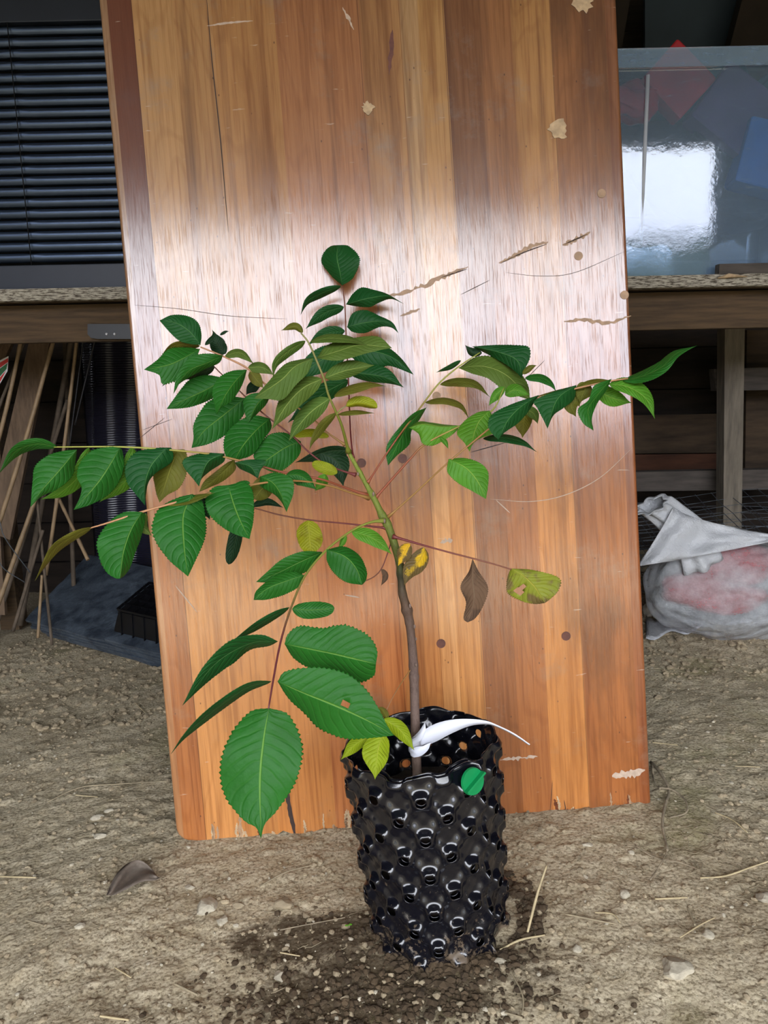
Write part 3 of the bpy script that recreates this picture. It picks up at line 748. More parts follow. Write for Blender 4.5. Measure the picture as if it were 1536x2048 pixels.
# traced edge curves of the most visible leaflets: key = first two midrib numbers; value = (new midrib, edge, other edge)
OUT = {
 (153, 897): ([(154, 899), (115, 945), (80, 985), (61, 1014)], [(125, 902), (94, 912), (70, 933), (65, 965)], [(151, 923), (143, 954), (112, 980), (83, 993)]),
 (238, 893): ([(240, 896), (207, 950), (182, 982), (147, 1020)], [(219, 894), (182, 902), (159, 928), (154, 954), (163, 974), (159, 996)], [(245, 902), (248, 933), (237, 965), (216, 990), (182, 1009)]),
 (332, 893): ([(334, 895), (303, 930), (290, 970), (290, 1011)], [(312, 896), (271, 905), (251, 933), (254, 965), (271, 988)], [(344, 898), (344, 923), (312, 946), (297, 965), (292, 990)]),
 (360, 897): ([(357, 899), (342, 935), (319, 1005)], [(330, 905), (308, 945), (309, 968), (313, 988)], [(372, 903), (373, 944), (359, 975), (335, 990)]),
 (443, 908): ([(449, 907), (415, 925), (398, 973)], [(406, 906), (370, 917), (367, 933), (388, 960)], [(448, 923), (422, 941), (404, 957)]),
 (472, 915): ([(469, 920), (440, 950), (398, 984)], [(455, 925), (430, 944), (408, 963)], [(471, 939), (448, 961), (417, 976)]),
 (480, 920): ([(469, 925), (500, 933), (516, 957)], [(500, 919), (531, 922), (521, 941)], [(479, 937), (500, 947)]),
 (284, 1024): ([(284, 1024), (262, 1060), (247, 1105), (240, 1157)], [(250, 1024), (219, 1043), (195, 1079), (197, 1110), (211, 1142), (230, 1156)], [(291, 1032), (284, 1069), (271, 1105), (260, 1136), (248, 1152)]),
 (374, 988): ([(385, 988), (367, 1030), (368, 1090), (376, 1153)], [(354, 996), (318, 1017), (304, 1053), (312, 1084), (339, 1121)], [(404, 1001), (412, 1043), (409, 1079), (391, 1121)]),
 (440, 970): ([(456, 970), (468, 1010), (482, 1045), (499, 1078)], [(427, 975), (411, 998), (417, 1027), (443, 1053), (469, 1068)], [(490, 965), (506, 985), (507, 1037)]),
 (550, 955): ([(520, 953), (545, 965), (562, 990), (573, 1024)], [(521, 972), (547, 988), (562, 1003)], [(552, 945), (583, 957), (587, 985)]),
 (446, 711): ([(446, 711), (416, 725), (375, 744), (347, 788)], [(417, 707), (385, 712), (365, 731), (352, 756)], [(438, 726), (411, 738), (375, 757), (357, 770)]),
 (402, 700): ([(400, 698), (350, 725), (318, 734), (288, 739)], [(375, 695), (339, 698), (312, 722)], [(388, 725), (359, 757), (326, 768), (318, 750)]),
 (452, 757): ([(450, 756), (415, 778), (375, 797), (333, 818)], [(411, 750), (380, 759), (363, 777), (346, 800)], [(444, 784), (417, 801), (385, 813), (359, 817)]),
 (496, 737): ([(494, 739), (471, 762), (450, 792), (433, 830)], [(463, 742), (437, 756), (425, 780), (428, 806)], [(488, 761), (478, 782), (463, 802), (443, 816)]),
 (492, 795): ([(490, 796), (445, 832), (408, 862), (383, 896)], [(447, 792), (417, 803), (400, 824), (387, 850), (387, 876)], [(490, 824), (470, 851), (448, 872), (417, 888)]),
 (540, 838): ([(540, 837), (515, 858), (487, 890), (468, 922)], [(510, 831), (479, 841), (453, 866), (447, 892), (453, 914)], [(543, 856), (528, 878), (505, 909)]),
 (600, 880): ([(602, 883), (575, 893), (545, 912), (518, 932)], [(573, 866), (542, 868), (520, 886), (507, 910)], [(600, 907), (580, 930), (552, 945)]),
 (535, 783): ([(542, 786), (515, 808), (496, 847)], [(505, 787), (487, 800), (489, 824)], [(533, 808), (516, 826)]),
 (400, 690): ([(401, 690), (380, 664), (352, 646), (319, 641)], [(403, 668), (396, 645), (375, 632), (344, 630)], [(380, 688), (359, 682), (338, 663)]),
 (948, 696): ([(944, 693), (1000, 705), (1035, 722), (1043, 756)], [(986, 690), (1028, 690), (1057, 694), (1060, 715), (1050, 738)], [(964, 703), (985, 714), (1010, 728), (1033, 745)]),
 (918, 735): ([(917, 736), (968, 733), (1015, 752), (1060, 800)], [(955, 713), (998, 717), (1038, 744), (1056, 770)], [(944, 747), (976, 757), (1007, 780), (1033, 791)]),
 (852, 816): ([(853, 815), (818, 848), (797, 885), (776, 931)], [(825, 828), (797, 857), (776, 886), (772, 907)], [(840, 838), (823, 862), (819, 888), (793, 912)]),
 (918, 854): ([(918, 851), (882, 853), (848, 848), (818, 855)], [(890, 849), (862, 845), (838, 843)], [(913, 862), (892, 878), (866, 891), (845, 887), (837, 868)]),
 (972, 822): ([(979, 821), (955, 848), (939, 903)], [(955, 825), (929, 842), (914, 866), (929, 886)], [(992, 845), (987, 866), (960, 877), (946, 888)]),
 (1078, 790): ([(1078, 790), (1040, 815), (1015, 842), (997, 879)], [(1043, 801), (1012, 813), (984, 829), (976, 850), (985, 868)], [(1056, 824), (1035, 847), (1008, 866)]),
 (1128, 776): ([(1153, 770), (1115, 798), (1095, 857)], [(1111, 782), (1069, 801), (1075, 817), (1087, 840)], [(1148, 798), (1127, 816), (1107, 831)]),
 (1220, 760): ([(1223, 758), (1195, 790), (1176, 822), (1187, 861)], [(1189, 771), (1177, 800), (1156, 819), (1166, 846)], [(1212, 782), (1194, 808), (1184, 836)]),
 (896, 920): ([(897, 918), (932, 936), (956, 964), (972, 998)], [(929, 916), (960, 926), (976, 944), (976, 972)], [(895, 944), (916, 966), (944, 982)]),
 (1020, 1138): ([(1021, 1137), (1048, 1152), (1070, 1175), (1090, 1206)], [(1066, 1140), (1118, 1156), (1117, 1180), (1103, 1196)], [(1014, 1160), (1016, 1186), (1046, 1203), (1072, 1208)]),
 (944, 1117): ([(945, 1117), (945, 1156), (948, 1200), (935, 1245)], [(938, 1142), (921, 1173), (932, 1204), (927, 1236)], [(957, 1142), (976, 1176), (966, 1212), (951, 1236)]),
 (569, 1287): ([(569, 1288), (625, 1299), (685, 1312), (752, 1328)], [(576, 1268), (600, 1252), (645, 1256), (690, 1250), (735, 1270), (754, 1300)], [(588, 1317), (622, 1337), (665, 1342), (715, 1364), (747, 1352)]),
 (553, 1362): ([(555, 1363), (607, 1386), (672, 1412), (737, 1442), (788, 1471)], [(573, 1342), (635, 1335), (690, 1346), (727, 1373), (755, 1413), (775, 1452)], [(577, 1397), (610, 1428), (640, 1458), (690, 1477), (742, 1476)]),
 (556, 1283): ([(556, 1283), (500, 1287), (430, 1328), (365, 1411)], [(525, 1270), (480, 1274), (444, 1293), (402, 1340)], [(538, 1292), (500, 1300), (468, 1326), (448, 1339), (409, 1370)]),
 (653, 1099): ([(653, 1099), (690, 1113), (713, 1138), (724, 1170)], [(688, 1093), (718, 1110), (733, 1140), (732, 1160)], [(654, 1122), (668, 1146), (692, 1164)]),
 (645, 1105): ([(645, 1104), (600, 1124), (555, 1146), (512, 1164)], [(605, 1103), (565, 1118), (535, 1143)], [(628, 1130), (600, 1150), (560, 1160), (537, 1165)]),
 (608, 1151): ([(608, 1150), (570, 1163), (535, 1177), (507, 1200)], [(585, 1143), (550, 1152), (514, 1180)], [(602, 1170), (572, 1188), (535, 1199)]),
 (537, 1416): ([(538, 1416), (527, 1480), (520, 1560), (522, 1677)], [(500, 1424), (461, 1470), (441, 1530), (449, 1590), (487, 1640), (512, 1655)], [(577, 1430), (602, 1480), (603, 1520), (588, 1570), (553, 1622), (530, 1648)]),
 (684, 571): ([(684, 571), (680, 545), (674, 515), (676, 490)], [(664, 553), (644, 527), (646, 508), (660, 493)], [(705, 557), (718, 530), (717, 511), (697, 492)]),
 (692, 609): ([(692, 609), (735, 597), (777, 592), (808, 608)], [(705, 588), (723, 575), (745, 579), (775, 588)], [(715, 613), (740, 614), (757, 606), (782, 598)]),
 (694, 654): ([(694, 654), (732, 645), (772, 644), (797, 666)], [(704, 628), (730, 620), (760, 632), (785, 645)], [(706, 664), (730, 666), (760, 654), (782, 655)]),
 (694, 705): ([(694, 705), (740, 702), (785, 715), (827, 749)], [(735, 688), (772, 693), (802, 716)], [(720, 728), (755, 737), (780, 732)]),
 (627, 716): ([(627, 716), (590, 733), (562, 760), (508, 797)], [(600, 719), (569, 729), (537, 763)], [(616, 745), (592, 770), (566, 799), (535, 798)]),
 (633, 716): ([(633, 716), (677, 702), (721, 690), (784, 696)], [(655, 690), (700, 677), (755, 673)], [(677, 721), (732, 707), (765, 699)]),
}
def leaflet(mid, wL, wR, mt='leaf_green', d0=1.25, d1=None, blunt=False, under=None, holes=(), parent=None, fold=1.0, stalk=True, label=None, teeth=.034):
    """mid: image points base -> tip; half widths as seen; depths at base and tip"""
    d1 = d0 if d1 is None else d1
    n = 64
    tr_ = OUT.get((mid[0][0], mid[0][1]))
    if (mid[0][0], mid[0][1]) == (694, 705) and mid[-1][0] < 700: tr_ = None
    if tr_ is not None: mid = tr_[0]
    m2 = [(p[0], p[1]) for p in mid]; s = spline(m2, n)
    if tr_ is not None:
        sa = spline([m2[0]]+tr_[1]+[m2[-1]], n); sb = spline([m2[0]]+tr_[2]+[m2[-1]], n)
        k0 = n//2; dd_ = s[k0+1]-s[k0-1]; rr_ = np.array([-dd_[1], dd_[0]])
        if np.dot(sa[k0]-s[k0], rr_) > np.dot(sb[k0]-s[k0], rr_): sa, sb = sb, sa     # sa = left side, sb = right side
        wL = max(np.linalg.norm(sa[i]-s[i]) for i in range(8, n-8))*.85; wR = max(np.linalg.norm(sb[i]-s[i]) for i in range(8, n-8))*.85
    ln = sum(np.linalg.norm(s[i+1]-s[i]) for i in range(n-1))
    tab = BLUNT if blunt else PROF
    W = max(wL, wR, .20*ln)
    cols = [-1, -.97, -.78, -.52, -.26, -.08, 0, .08, .26, .52, .78, .97, 1]
    bm = bmesh.new(); uvl = bm.loops.layers.uv.new('uv')
    rows = []; uvd = {}
    ph = LR.uniform(0, 6); fq = LR.uniform(8, 15); ph2 = LR.uniform(0, 6); sag = LR.uniform(-.04, .12)
    oL = math.sqrt(max(0, W*W-wL*wL)); oR = math.sqrt(max(0, W*W-wR*wR))
    if wL < .16*ln and wR < .16*ln: sgn = (1, -1)
    else: sgn = (1, 1)
    for i in range(n):
        t_ = i/(n-1); p = s[i]; d = s[min(i+1, n-1)]-s[max(i-1, 0)]; d = d/(np.linalg.norm(d)+1e-9)
        rt = np.array([-d[1], d[0]])
        k = prof(t_, tab)
        dep = d0+(d1-d0)*t_
        row = []
        for c in cols:
            side = c
            ww = (wR if c > 0 else wL)*k
            ac = abs(c)
            if tr_ is None: ww *= 1+.05*ac*math.sin(t_*7+ph2+(2.1 if c > 0 else 0))
            if ac == 1: ww *= 1+teeth*((.6+LR.random()*.8) if (i % 2) else -.75)*(1 if 1 < i < n-2 else 0)
            wav = .10*W*k*math.sin(t_*fq+ph+(1.5 if c > 0 else 0))*ac**1.5
            x = p + rt*(ww*c)
            if tr_ is not None:
                e = (sb if c > 0 else sa)[i]; g_ = abs(ww*c)/max(1e-6, (wR if c > 0 else wL)*k) if k > 1e-6 else ac
                if ac < 1: g_ = ac
                x = p + (e-p)*g_
            # veins sweep towards the tip: keep rows nearly straight but pull forward a bit
            if tr_ is None: x = x + d*(ac*k*W*.06)
            dz = ((oR*sgn[1] if c > 0 else oL*sgn[0])*.62*fold*k*ac + .14*W*k*ac*ac + wav + .20*W*sag*math.sin(math.pi*t_))/FPX*dep
            v = bm.verts.new(P(x[0], x[1], dep+dz)); row.append(v); uvd[v] = (t_, .5+c*.5)
        rows.append(row)
    for a, b in zip(rows, rows[1:]):
        for k in range(len(cols)-1):
            try: f = bm.faces.new((a[k], a[k+1], b[k+1], b[k]))
            except ValueError: continue
            f.smooth = True
            for l in f.loops: l[uvl].uv = uvd[l.vert]
    for (hx, hy, hr) in holes:
        c = None; dl = []
        for f in bm.faces:
            q = f.calc_center_median()-EYE; dd = q.dot(FW)
            if math.hypot(768+FPX*q.dot(RI)/dd-hx, 1024-FPX*q.dot(UP)/dd-hy) < hr: dl.append(f)
        bmesh.ops.delete(bm, geom=dl, context='FACES')
    bmesh.ops.remove_doubles(bm, verts=bm.verts, dist=1e-5)
    bm.normal_update()
    avg = sum((f.normal*f.calc_area() for f in bm.faces), Vector())
    if avg.dot(FW) > 0:
        for f in bm.faces: f.normal_flip()
    me_back = under or ('leaf_under' if mt in ('leaf_green', 'leaf_deep', 'leaf_bright', 'leaf_dark') else ('leaf_green' if mt == 'leaf_under' else mt))
    ob = link('leaflet', bm, [M[mt], M[me_back]])
    so = ob.modifiers.new('s', 'SOLIDIFY'); so.thickness = .00035; so.offset = -1; so.material_offset = 1; so.use_rim = True
    if label: ob['label'] = label
    put(ob, sap)
    if parent is not None: ob.parent = parent
    return ob
def comp(rach, mt, leaves, n=50, seg=8, name='compound_leaf'):
    """one pinnate leaf: its stalk with its leaflets as children; rach: (px, py, depth, radius px)"""
    ob, s = wood(name, rach, M[mt], sap, seg, n, [(0.0, 1.1, .02)])
    put(ob, sap)
    for lf in leaves:
        mid = lf[0]; kw = dict(lf[4]) if len(lf) > 4 else {}
        b = np.array(mid[0]); dd = min(s, key=lambda q: (q[0]-b[0])**2+(q[1]-b[1])**2)
        off = kw.pop('off', 0.0)
        d0 = dd[2]+off+kw.pop('boff', 0.0); dip = kw.pop('dip', .0)
        leaflet(mid, lf[1], lf[2], lf[3], d0, d0+dip, parent=ob, **kw)
        # little petiolule from rachis to leaflet base
        g = math.hypot(dd[0]-b[0], dd[1]-b[1])
        if 2 < g < 26:
            pass
    return ob
gr, dp, br, un, ol, dk, ye, li = 'leaf_green', 'leaf_deep', 'leaf_bright', 'leaf_under', 'leaf_olive', 'leaf_dark', 'leaf_yellow', 'leaf_lime'
B = dict(off=.02)      # behind the stalk
# topmost leaf, close to the board
comp([(706, 915, 1.27, 1.8), (701, 864, 1.31, 1.5), (698, 791, 1.37, 1.5), (695, 720, 1.42, 1.4), (692, 669, 1.45, 1.3), (690, 614, 1.475, 1.2), (685, 571, 1.49, 1.1)], 'petiole_red', [
    ([(684, 571), (682, 545), (679, 515), (676, 490)], 37, 37, dp, dict(dip=.02, blunt=True)),
    ([(682, 572), (644, 586), (615, 602), (601, 630)], 9, 9, dp, dict(dip=.0)),
    ([(692, 609), (735, 594), (777, 594), (808, 607)], 20, 18, dp, dict(dip=.01)),
    ([(688, 614), (655, 623), (630, 640), (611, 658)], 13, 12, dp, {}),
    ([(694, 654), (732, 645), (772, 647), (796, 664)], 22, 19, dp, dict(dip=.01)),
    ([(690, 662), (650, 668), (615, 690)], 13, 13, dp, dict(off=.01)),
    ([(694, 705), (740, 700), (785, 715), (826, 748)], 18, 26, dp, dict(off=.01)),
    ([(694, 705), (640, 722), (588, 765)], 25, 26, dp, dict(off=.01)),
    ([(697, 745), (730, 748), (770, 755), (808, 775)], 22, 14, dp, dict(off=.015)),
    ([(697, 760), (650, 785), (612, 815), (575, 846)], 20, 20, dp, dict(off=.01)),
])
# central leaf arching to the viewer, seen from below
comp([(697, 903, 1.265, 3.4), (684, 853, 1.22, 2.8), (672, 824, 1.20, 2.6), (657, 790, 1.18, 2.3), (648, 758, 1.165, 2.2), (631, 716, 1.15, 2.0), (617, 685, 1.14, 1.8), (602, 666, 1.14, 1.4)], 'petiole_green', [
    ([(606, 665), (590, 653), (562, 661)], 7, 8, ol, dict(dip=-.01)),
    ([(611, 682), (577, 702), (551, 727), (546, 756)], 11, 9, un, {}),
    ([(627, 716), (590, 733), (562, 760), (506, 798)], 25, 20, un, dict(dip=-.03)),
    ([(644, 758), (608, 775), (575, 808), (543, 860)], 24, 21, un, dict(dip=-.02)),
    ([(659, 797), (622, 824), (595, 855), (577, 883)], 18, 20, un, {}),
    ([(672, 826), (648, 849), (626, 880), (619, 900)], 9, 9, ol, {}),
    ([(620, 684), (655, 677), (700, 680), (740, 692)], 9, 8, un, dict(off=.01)),
    ([(633, 716), (677, 702), (721, 690), (783, 695)], 19, 20, un, {}),
    ([(650, 756), (688, 742), (722, 735), (750, 730)], 19, 15, un, {}),
    ([(668, 793), (695, 780), (740, 770), (772, 772)], 8, 10, ol, {}),
    ([(692, 812), (720, 806), (755, 815)], 15, 7, ye, dict(blunt=True)),
    ([(676, 829), (710, 825), (749, 826)], 5, 5, ol, {}),
])
wob, _ = wood('leaf_stalk', [(673, 830, 1.20, 1.5), (680, 820, 1.2, 1.5), (692, 812, 1.2, 1.2)], M['petiole_green'], sap, 6, 8); put(wob, sap)
# upper left pair of leaves
comp([(690, 890, 1.268, 2), (653, 864, 1.27, 1.8), (628, 840, 1.27, 1.7), (575, 800, 1.27, 1.8), (522, 762, 1.26, 2), (494, 736, 1.25, 2), (445, 712, 1.24, 1.8), (401, 694, 1.24, 1.4)], 'petiole_pink', [
    ([(400, 690), (383, 668), (358, 647), (320, 640)], 26, 27, dp, dict(dip=.0)),
    ([(410, 690), (428, 672), (424, 659)], 5, 5, dk, {}),
    ([(452, 707), (435, 690), (426, 662)], 16, 17, dk, dict(off=.03)),
    ([(440, 670), (450, 664), (458, 662)], 3, 3, dk, dict(boff=.03)),
    ([(402, 700), (369, 724), (330, 736), (287, 739)], 24, 29, gr, dict(dip=-.02, teeth=.07)),
    ([(396, 712), (350, 745), (324, 773)], 16, 16, gr, dict(off=.01)),
    ([(400, 692), (350, 690), (318, 718)], 10, 6, ol, dict(off=.02)),
    ([(446, 711), (412, 728), (374, 748), (347, 790)], 13, 21, gr, dict(dip=-.03, off=-.01)),
    ([(496, 737), (471, 762), (450, 792), (433, 830)], 24, 24, gr, dict(dip=-.05, off=-.015)),
    ([(450, 712), (480, 706), (508, 728)], 8, 10, un, {}),
    ([(496, 735), (525, 735), (548, 750)], 10, 13, un, {}),
    ([(500, 742), (515, 762), (527, 776)], 12, 12, ol, {}),
    ([(535, 783), (512, 808), (495, 848)], 20, 21, gr, dict(off=-.02)),
    ([(588, 872), (622, 865), (658, 873)], 8, 9, ye, dict(blunt=True, off=-.01)),
])
comp([(712, 950, 1.265, 2.4), (680, 940, 1.27, 1.9), (648, 927, 1.27, 1.8), (613, 900, 1.27, 1.7), (586, 873, 1.27, 1.7), (551, 846, 1.27, 1.6), (522, 823, 1.27, 1.5), (479, 782, 1.27, 1.4), (447, 752, 1.28, 1.3), (426, 731, 1.29, 1.1)], 'petiole_red', [
    ([(430, 733), (400, 748), (368, 760)], 9, 7, dk, {}),
    ([(452, 757), (420, 776), (375, 797), (332, 818)], 22, 23, gr, dict(off=-.005)),
    ([(492, 795), (445, 830), (408, 862), (382, 897)], 33, 31, gr, dict(dip=-.04, off=-.005)),
    ([(520, 765), (503, 775), (492, 790)], 12, 10, dk, dict(off=.02)),
    ([(540, 838), (512, 862), (480, 895), (455, 918)], 32, 35, gr, dict(dip=-.05, off=-.01)),
    ([(600, 880), (572, 893), (540, 920), (503, 940)], 25, 33, gr, dict(dip=-.03, off=.005)),
    ([(700, 900), (655, 903), (590, 925)], 18, 10, dk, dict(off=.05)),  # this leaflet and the next: shade put into the dark green
    ([(640, 905), (676, 925), (687, 973)], 22, 26, dk, dict(off=.05)),
    ([(675, 946), (650, 936), (624, 926)], 12, 12, ye, dict(blunt=True, off=-.02, label='small yellow leaflet')),
])
# long leaf reaching out to the left edge
comp([(737, 992, 1.262, 3), (690, 975, 1.24, 2.3), (640, 958, 1.21, 2.2), (560, 943, 1.19, 2.2), (525, 933, 1.18, 2.2), (440, 912, 1.16, 2), (375, 903, 1.15, 1.9), (250, 894, 1.14, 1.8), (108, 894, 1.13, 1.2)], 'petiole_yellow', [
    ([(114, 894), (72, 888), (30, 904), (-4, 950)], 12, 12, gr, dict(dip=-.02)),
    ([(153, 897), (125, 935), (97, 970), (62, 1014)], 32, 35, gr, dict(dip=-.03, off=-.004)),
    ([(178, 895), (162, 945), (125, 982), (80, 1000)], 17, 17, br, dict(off=.02)),
    ([(238, 893), (207, 945), (182, 985), (145, 1022)], 38, 42, gr, dict(dip=-.03, off=-.004)),
    ([(265, 894), (256, 955), (198, 1005)], 18, 20, br, dict(off=.02)),
    ([(332, 893), (303, 930), (290, 970), (291, 1012)], 36, 40, dp, dict(dip=-.03, off=-.004)),
    ([(360, 897), (342, 935), (318, 1007)], 32, 32, ol, dict(off=.02, label='dark olive leaflet')),
    ([(443, 908), (416, 925), (401, 974)], 30, 26, dp, dict(dip=-.02, off=-.006)),
    ([(472, 915), (440, 950), (398, 984)], 17, 16, ol, dict(off=.02)),
    ([(480, 920), (505, 935), (516, 960)], 17, 19, dp, dict(off=-.005)),
    ([(572, 950), (602, 952), (634, 980)], 12, 19, gr, dict(off=-.005)),
    ([(650, 948), (645, 965), (630, 982)], 10, 14, br, dict(off=.012)),
])
# lower leaf on the left
comp([(738, 996, 1.26, 2.6), (700, 985, 1.235, 1.9), (660, 972, 1.21, 1.9), (600, 962, 1.18, 2), (540, 964, 1.15, 2.1), (460, 978, 1.12, 2.3), (400, 992, 1.10, 2.4), (290, 1022, 1.07, 2.2), (215, 1046, 1.06, 1.8), (177, 1057, 1.06, 1.3)], 'petiole_pink', [
    ([(184, 1055), (140, 1076), (104, 1104), (70, 1162)], 10, 9, ol, dict(dip=-.01)),
    ([(284, 1024), (262, 1056), (246, 1105), (238, 1158)], 36, 46, gr, dict(dip=-.03, off=-.004, blunt=True)),
    ([(262, 1038), (222, 1075), (202, 1130)], 18, 20, ol, dict(off=.02)),
    ([(292, 1026), (285, 1050), (304, 1072)], 10, 14, un, dict(off=.02)),
    ([(374, 988), (360, 1030), (364, 1080), (376, 1155)], 46, 56, gr, dict(dip=-.04, off=-.004)),
    ([(330, 1010), (380, 1000), (430, 985)], 9, 7, ol, dict(off=.004)),
    ([(440, 970), (466, 1005), (484, 1045), (500, 1078)], 38, 40, gr, dict(dip=-.03, off=-.006)),
    ([(405, 995), (412, 1020), (420, 1040)], 10, 10, dk, dict(off=.015)),
    ([(550, 955), (553, 980), (574, 1027)], 30, 30, gr, dict(dip=-.02, off=-.008)),
    ([(545, 960), (522, 980), (508, 998)], 20, 22, ol, dict(off=.02, blunt=True)),
    ([(500, 965), (480, 972), (455, 985)], 9, 9, gr, dict(off=.01)),
])
# thin reddish stalk with hanging leaflets
comp([(772, 1056, 1.26, 2.2), (700, 1048, 1.27, 1.6), (620, 1040, 1.28, 1.5), (560, 1030, 1.28, 1.5), (510, 1017, 1.28, 1.3), (484, 1016, 1.28, 1.1)], 'petiole_red', [
    ([(504, 1013), (535, 1006), (567, 1015)], 10, 5, dk, dict(off=.005)),
    ([(482, 1030), (470, 1085), (457, 1129)], 13, 15, dk, dict(blunt=True)),
    ([(617, 1040), (619, 1070), (622, 1106)], 25, 25, ye, dict(blunt=True, label='yellowing leaflet with brown nicks')),
])
# right hand leaves
comp([(735, 966, 1.262, 2), (774, 906, 1.28, 1.7), (805, 862, 1.29, 1.7), (843, 812, 1.31, 1.7), (877, 768, 1.32, 1.6), (915, 735, 1.33, 1.5), (960, 705, 1.34, 1.2)], 'petiole_yellow', [
    ([(852, 816), (818, 845), (796, 885), (776, 932)], 20, 18, gr, dict(dip=-.02, off=-.006)),
    ([(850, 805), (890, 801), (922, 812), (939, 839)], 6, 8, ol, {}),
    ([(880, 769), (916, 764), (952, 770), (980, 794)], 9, 9, ol, {}),
    ([(918, 735), (968, 735), (1012, 750), (1056, 800)], 22, 21, un, dict(dip=-.02)),
    ([(948, 696), (1000, 700), (1040, 715), (1040, 757)], 22, 20, dp, dict(dip=-.03, off=-.01)),
    ([(964, 706), (945, 706), (930, 690)], 7, 11, dk, {}),
    ([(922, 721), (900, 734), (872, 745)], 5, 5, dp, {}),
])
comp([(750, 997, 1.262, 2.6), (820, 918, 1.24, 2), (852, 887, 1.235, 1.9), (920, 852, 1.23, 1.7), (983, 822, 1.23, 1.5), (1008, 776, 1.25, 1.1)], 'petiole_yellow', [
    ([(918, 854), (882, 862), (845, 860), (815, 854)], 25, 14, br, dict(blunt=True, label='yellow-green folded leaflet')),
    ([(880, 874), (890, 884), (897, 898)], 5, 5, br, {}),
    ([(972, 822), (952, 850), (939, 905)], 28, 30, br, dict(dip=-.02, off=-.008)),
    ([(966, 877), (1010, 876), (1045, 885), (1074, 904)], 8, 9, dp, dict(off=.01)),
    ([(1055, 812), (1048, 840), (1045, 876)], 17, 20, ol, dict(off=.01)),
    ([(1046, 818), (1066, 826), (1076, 848)], 11, 11, un, dict(off=.005)),
    ([(1010, 774), (992, 790), (977, 812)], 10, 9, br, {}),
    ([(1045, 748), (1060, 736), (1074, 730)], 6, 6, ol, dict(boff=.03)),
    ([(1050, 756), (1082, 756), (1102, 768), (1113, 784)], 8, 9, gr, dict(boff=.02)),
    ([(1010, 790), (1030, 780), (1060, 790)], 12, 14, br, dict(boff=.02)),
])
# long leaf reaching out to the right
comp([(776, 1034, 1.26, 2), (827, 989, 1.24, 1.7), (893, 928, 1.21, 1.7), (935, 893, 1.20, 1.7), (985, 852, 1.18, 1.7), (1030, 818, 1.17, 1.8), (1075, 796, 1.16, 1.8), (1156, 776, 1.15, 1.8), (1221, 762, 1.14, 1.7), (1256, 757, 1.14, 1.3)], 'petiole_pink', [
    ([(896, 920), (932, 938), (956, 964), (973, 999)], 27, 25, br, dict(dip=-.01, off=-.004)),
    ([(1078, 790), (1040, 812), (1006, 845), (988, 880)], 22, 21, dp, dict(dip=-.03, off=-.006)),
    ([(1128, 776), (1108, 805), (1096, 857)], 33, 32, dp, dict(dip=-.02, off=-.006)),
    ([(1160, 785), (1142, 808), (1152, 834)], 17, 17, ol, dict(off=.015)),
    ([(1178, 766), (1166, 785), (1160, 806)], 17, 17, ol, dict(off=.012)),
    ([(1220, 760), (1190, 790), (1172, 822), (1188, 862)], 15, 15, gr, dict(dip=-.02, off=-.008)),
    ([(1192, 778), (1222, 795), (1263, 806)], 20, 17, br, dict(off=.015)),
    ([(1218, 768), (1258, 775), (1292, 798), (1310, 838)], 19, 14, br, dict(dip=-.01, under='leaf_green')),
    ([(1246, 762), (1286, 752), (1324, 734), (1352, 708), (1394, 691)], 12, 13, gr, dict(dip=-.03, label='narrow end leaflet with a dark blotch')),
    ([(1060, 802), (1110, 788), (1160, 772)], 7, 6, ol, {}),
    ([(1150, 778), (1190, 764), (1222, 760)], 7, 5, ol, dict(off=.004)),
])
# big drooping leaf at the lower left
comp([(769, 1041, 1.255, 3.2), (740, 1045, 1.235, 2.6), (701, 1063, 1.21, 2.4), (652, 1101, 1.17, 2.3), (610, 1152, 1.13, 2.2), (582, 1216, 1.09, 2.1), (561, 1285, 1.05, 2.1), (546, 1363, 1.01, 2), (537, 1418, .985, 1.6)], 'petiole_stub', [
    ([(537, 1416), (527, 1480), (521, 1560), (522, 1677)], 79, 79, gr, dict(dip=-.03)),
    ([(703, 1063), (737, 1073), (762, 1088), (784, 1109)], 15, 15, br, {}),
    ([(692, 1070), (685, 1085), (677, 1098)], 6, 6, br, {}),
    ([(653, 1099), (690, 1110), (715, 1135), (730, 1168)], 24, 26, gr, dict(blunt=True)),
    ([(645, 1105), (590, 1128), (555, 1146), (514, 1163)], 17, 17, gr, {}),
    ([(608, 1151), (560, 1170), (506, 1194)], 17, 16, gr, dict(blunt=True)),
    ([(584, 1218), (625, 1220), (669, 1216)], 16, 18, gr, dict(blunt=True)),
    ([(579, 1215), (525, 1245), (457, 1288)], 8, 8, dp, {}),
    ([(569, 1287), (625, 1298), (685, 1312), (753, 1326)], 50, 38, gr, dict(blunt=True, dip=-.01, holes=((669, 1346, 4),))),
    ([(556, 1283), (500, 1289), (430, 1335), (364, 1412)], 20, 18, dp, {}),
    ([(553, 1362), (607, 1386), (672, 1414), (737, 1444), (790, 1472)], 54, 50, gr, dict(dip=.0, holes=((692, 1406, 8),), label='broad leaflet with a small hole')),
    ([(543, 1363), (493, 1376), (428, 1421), (372, 1470), (342, 1508)], 10, 10, dp, {}),
])
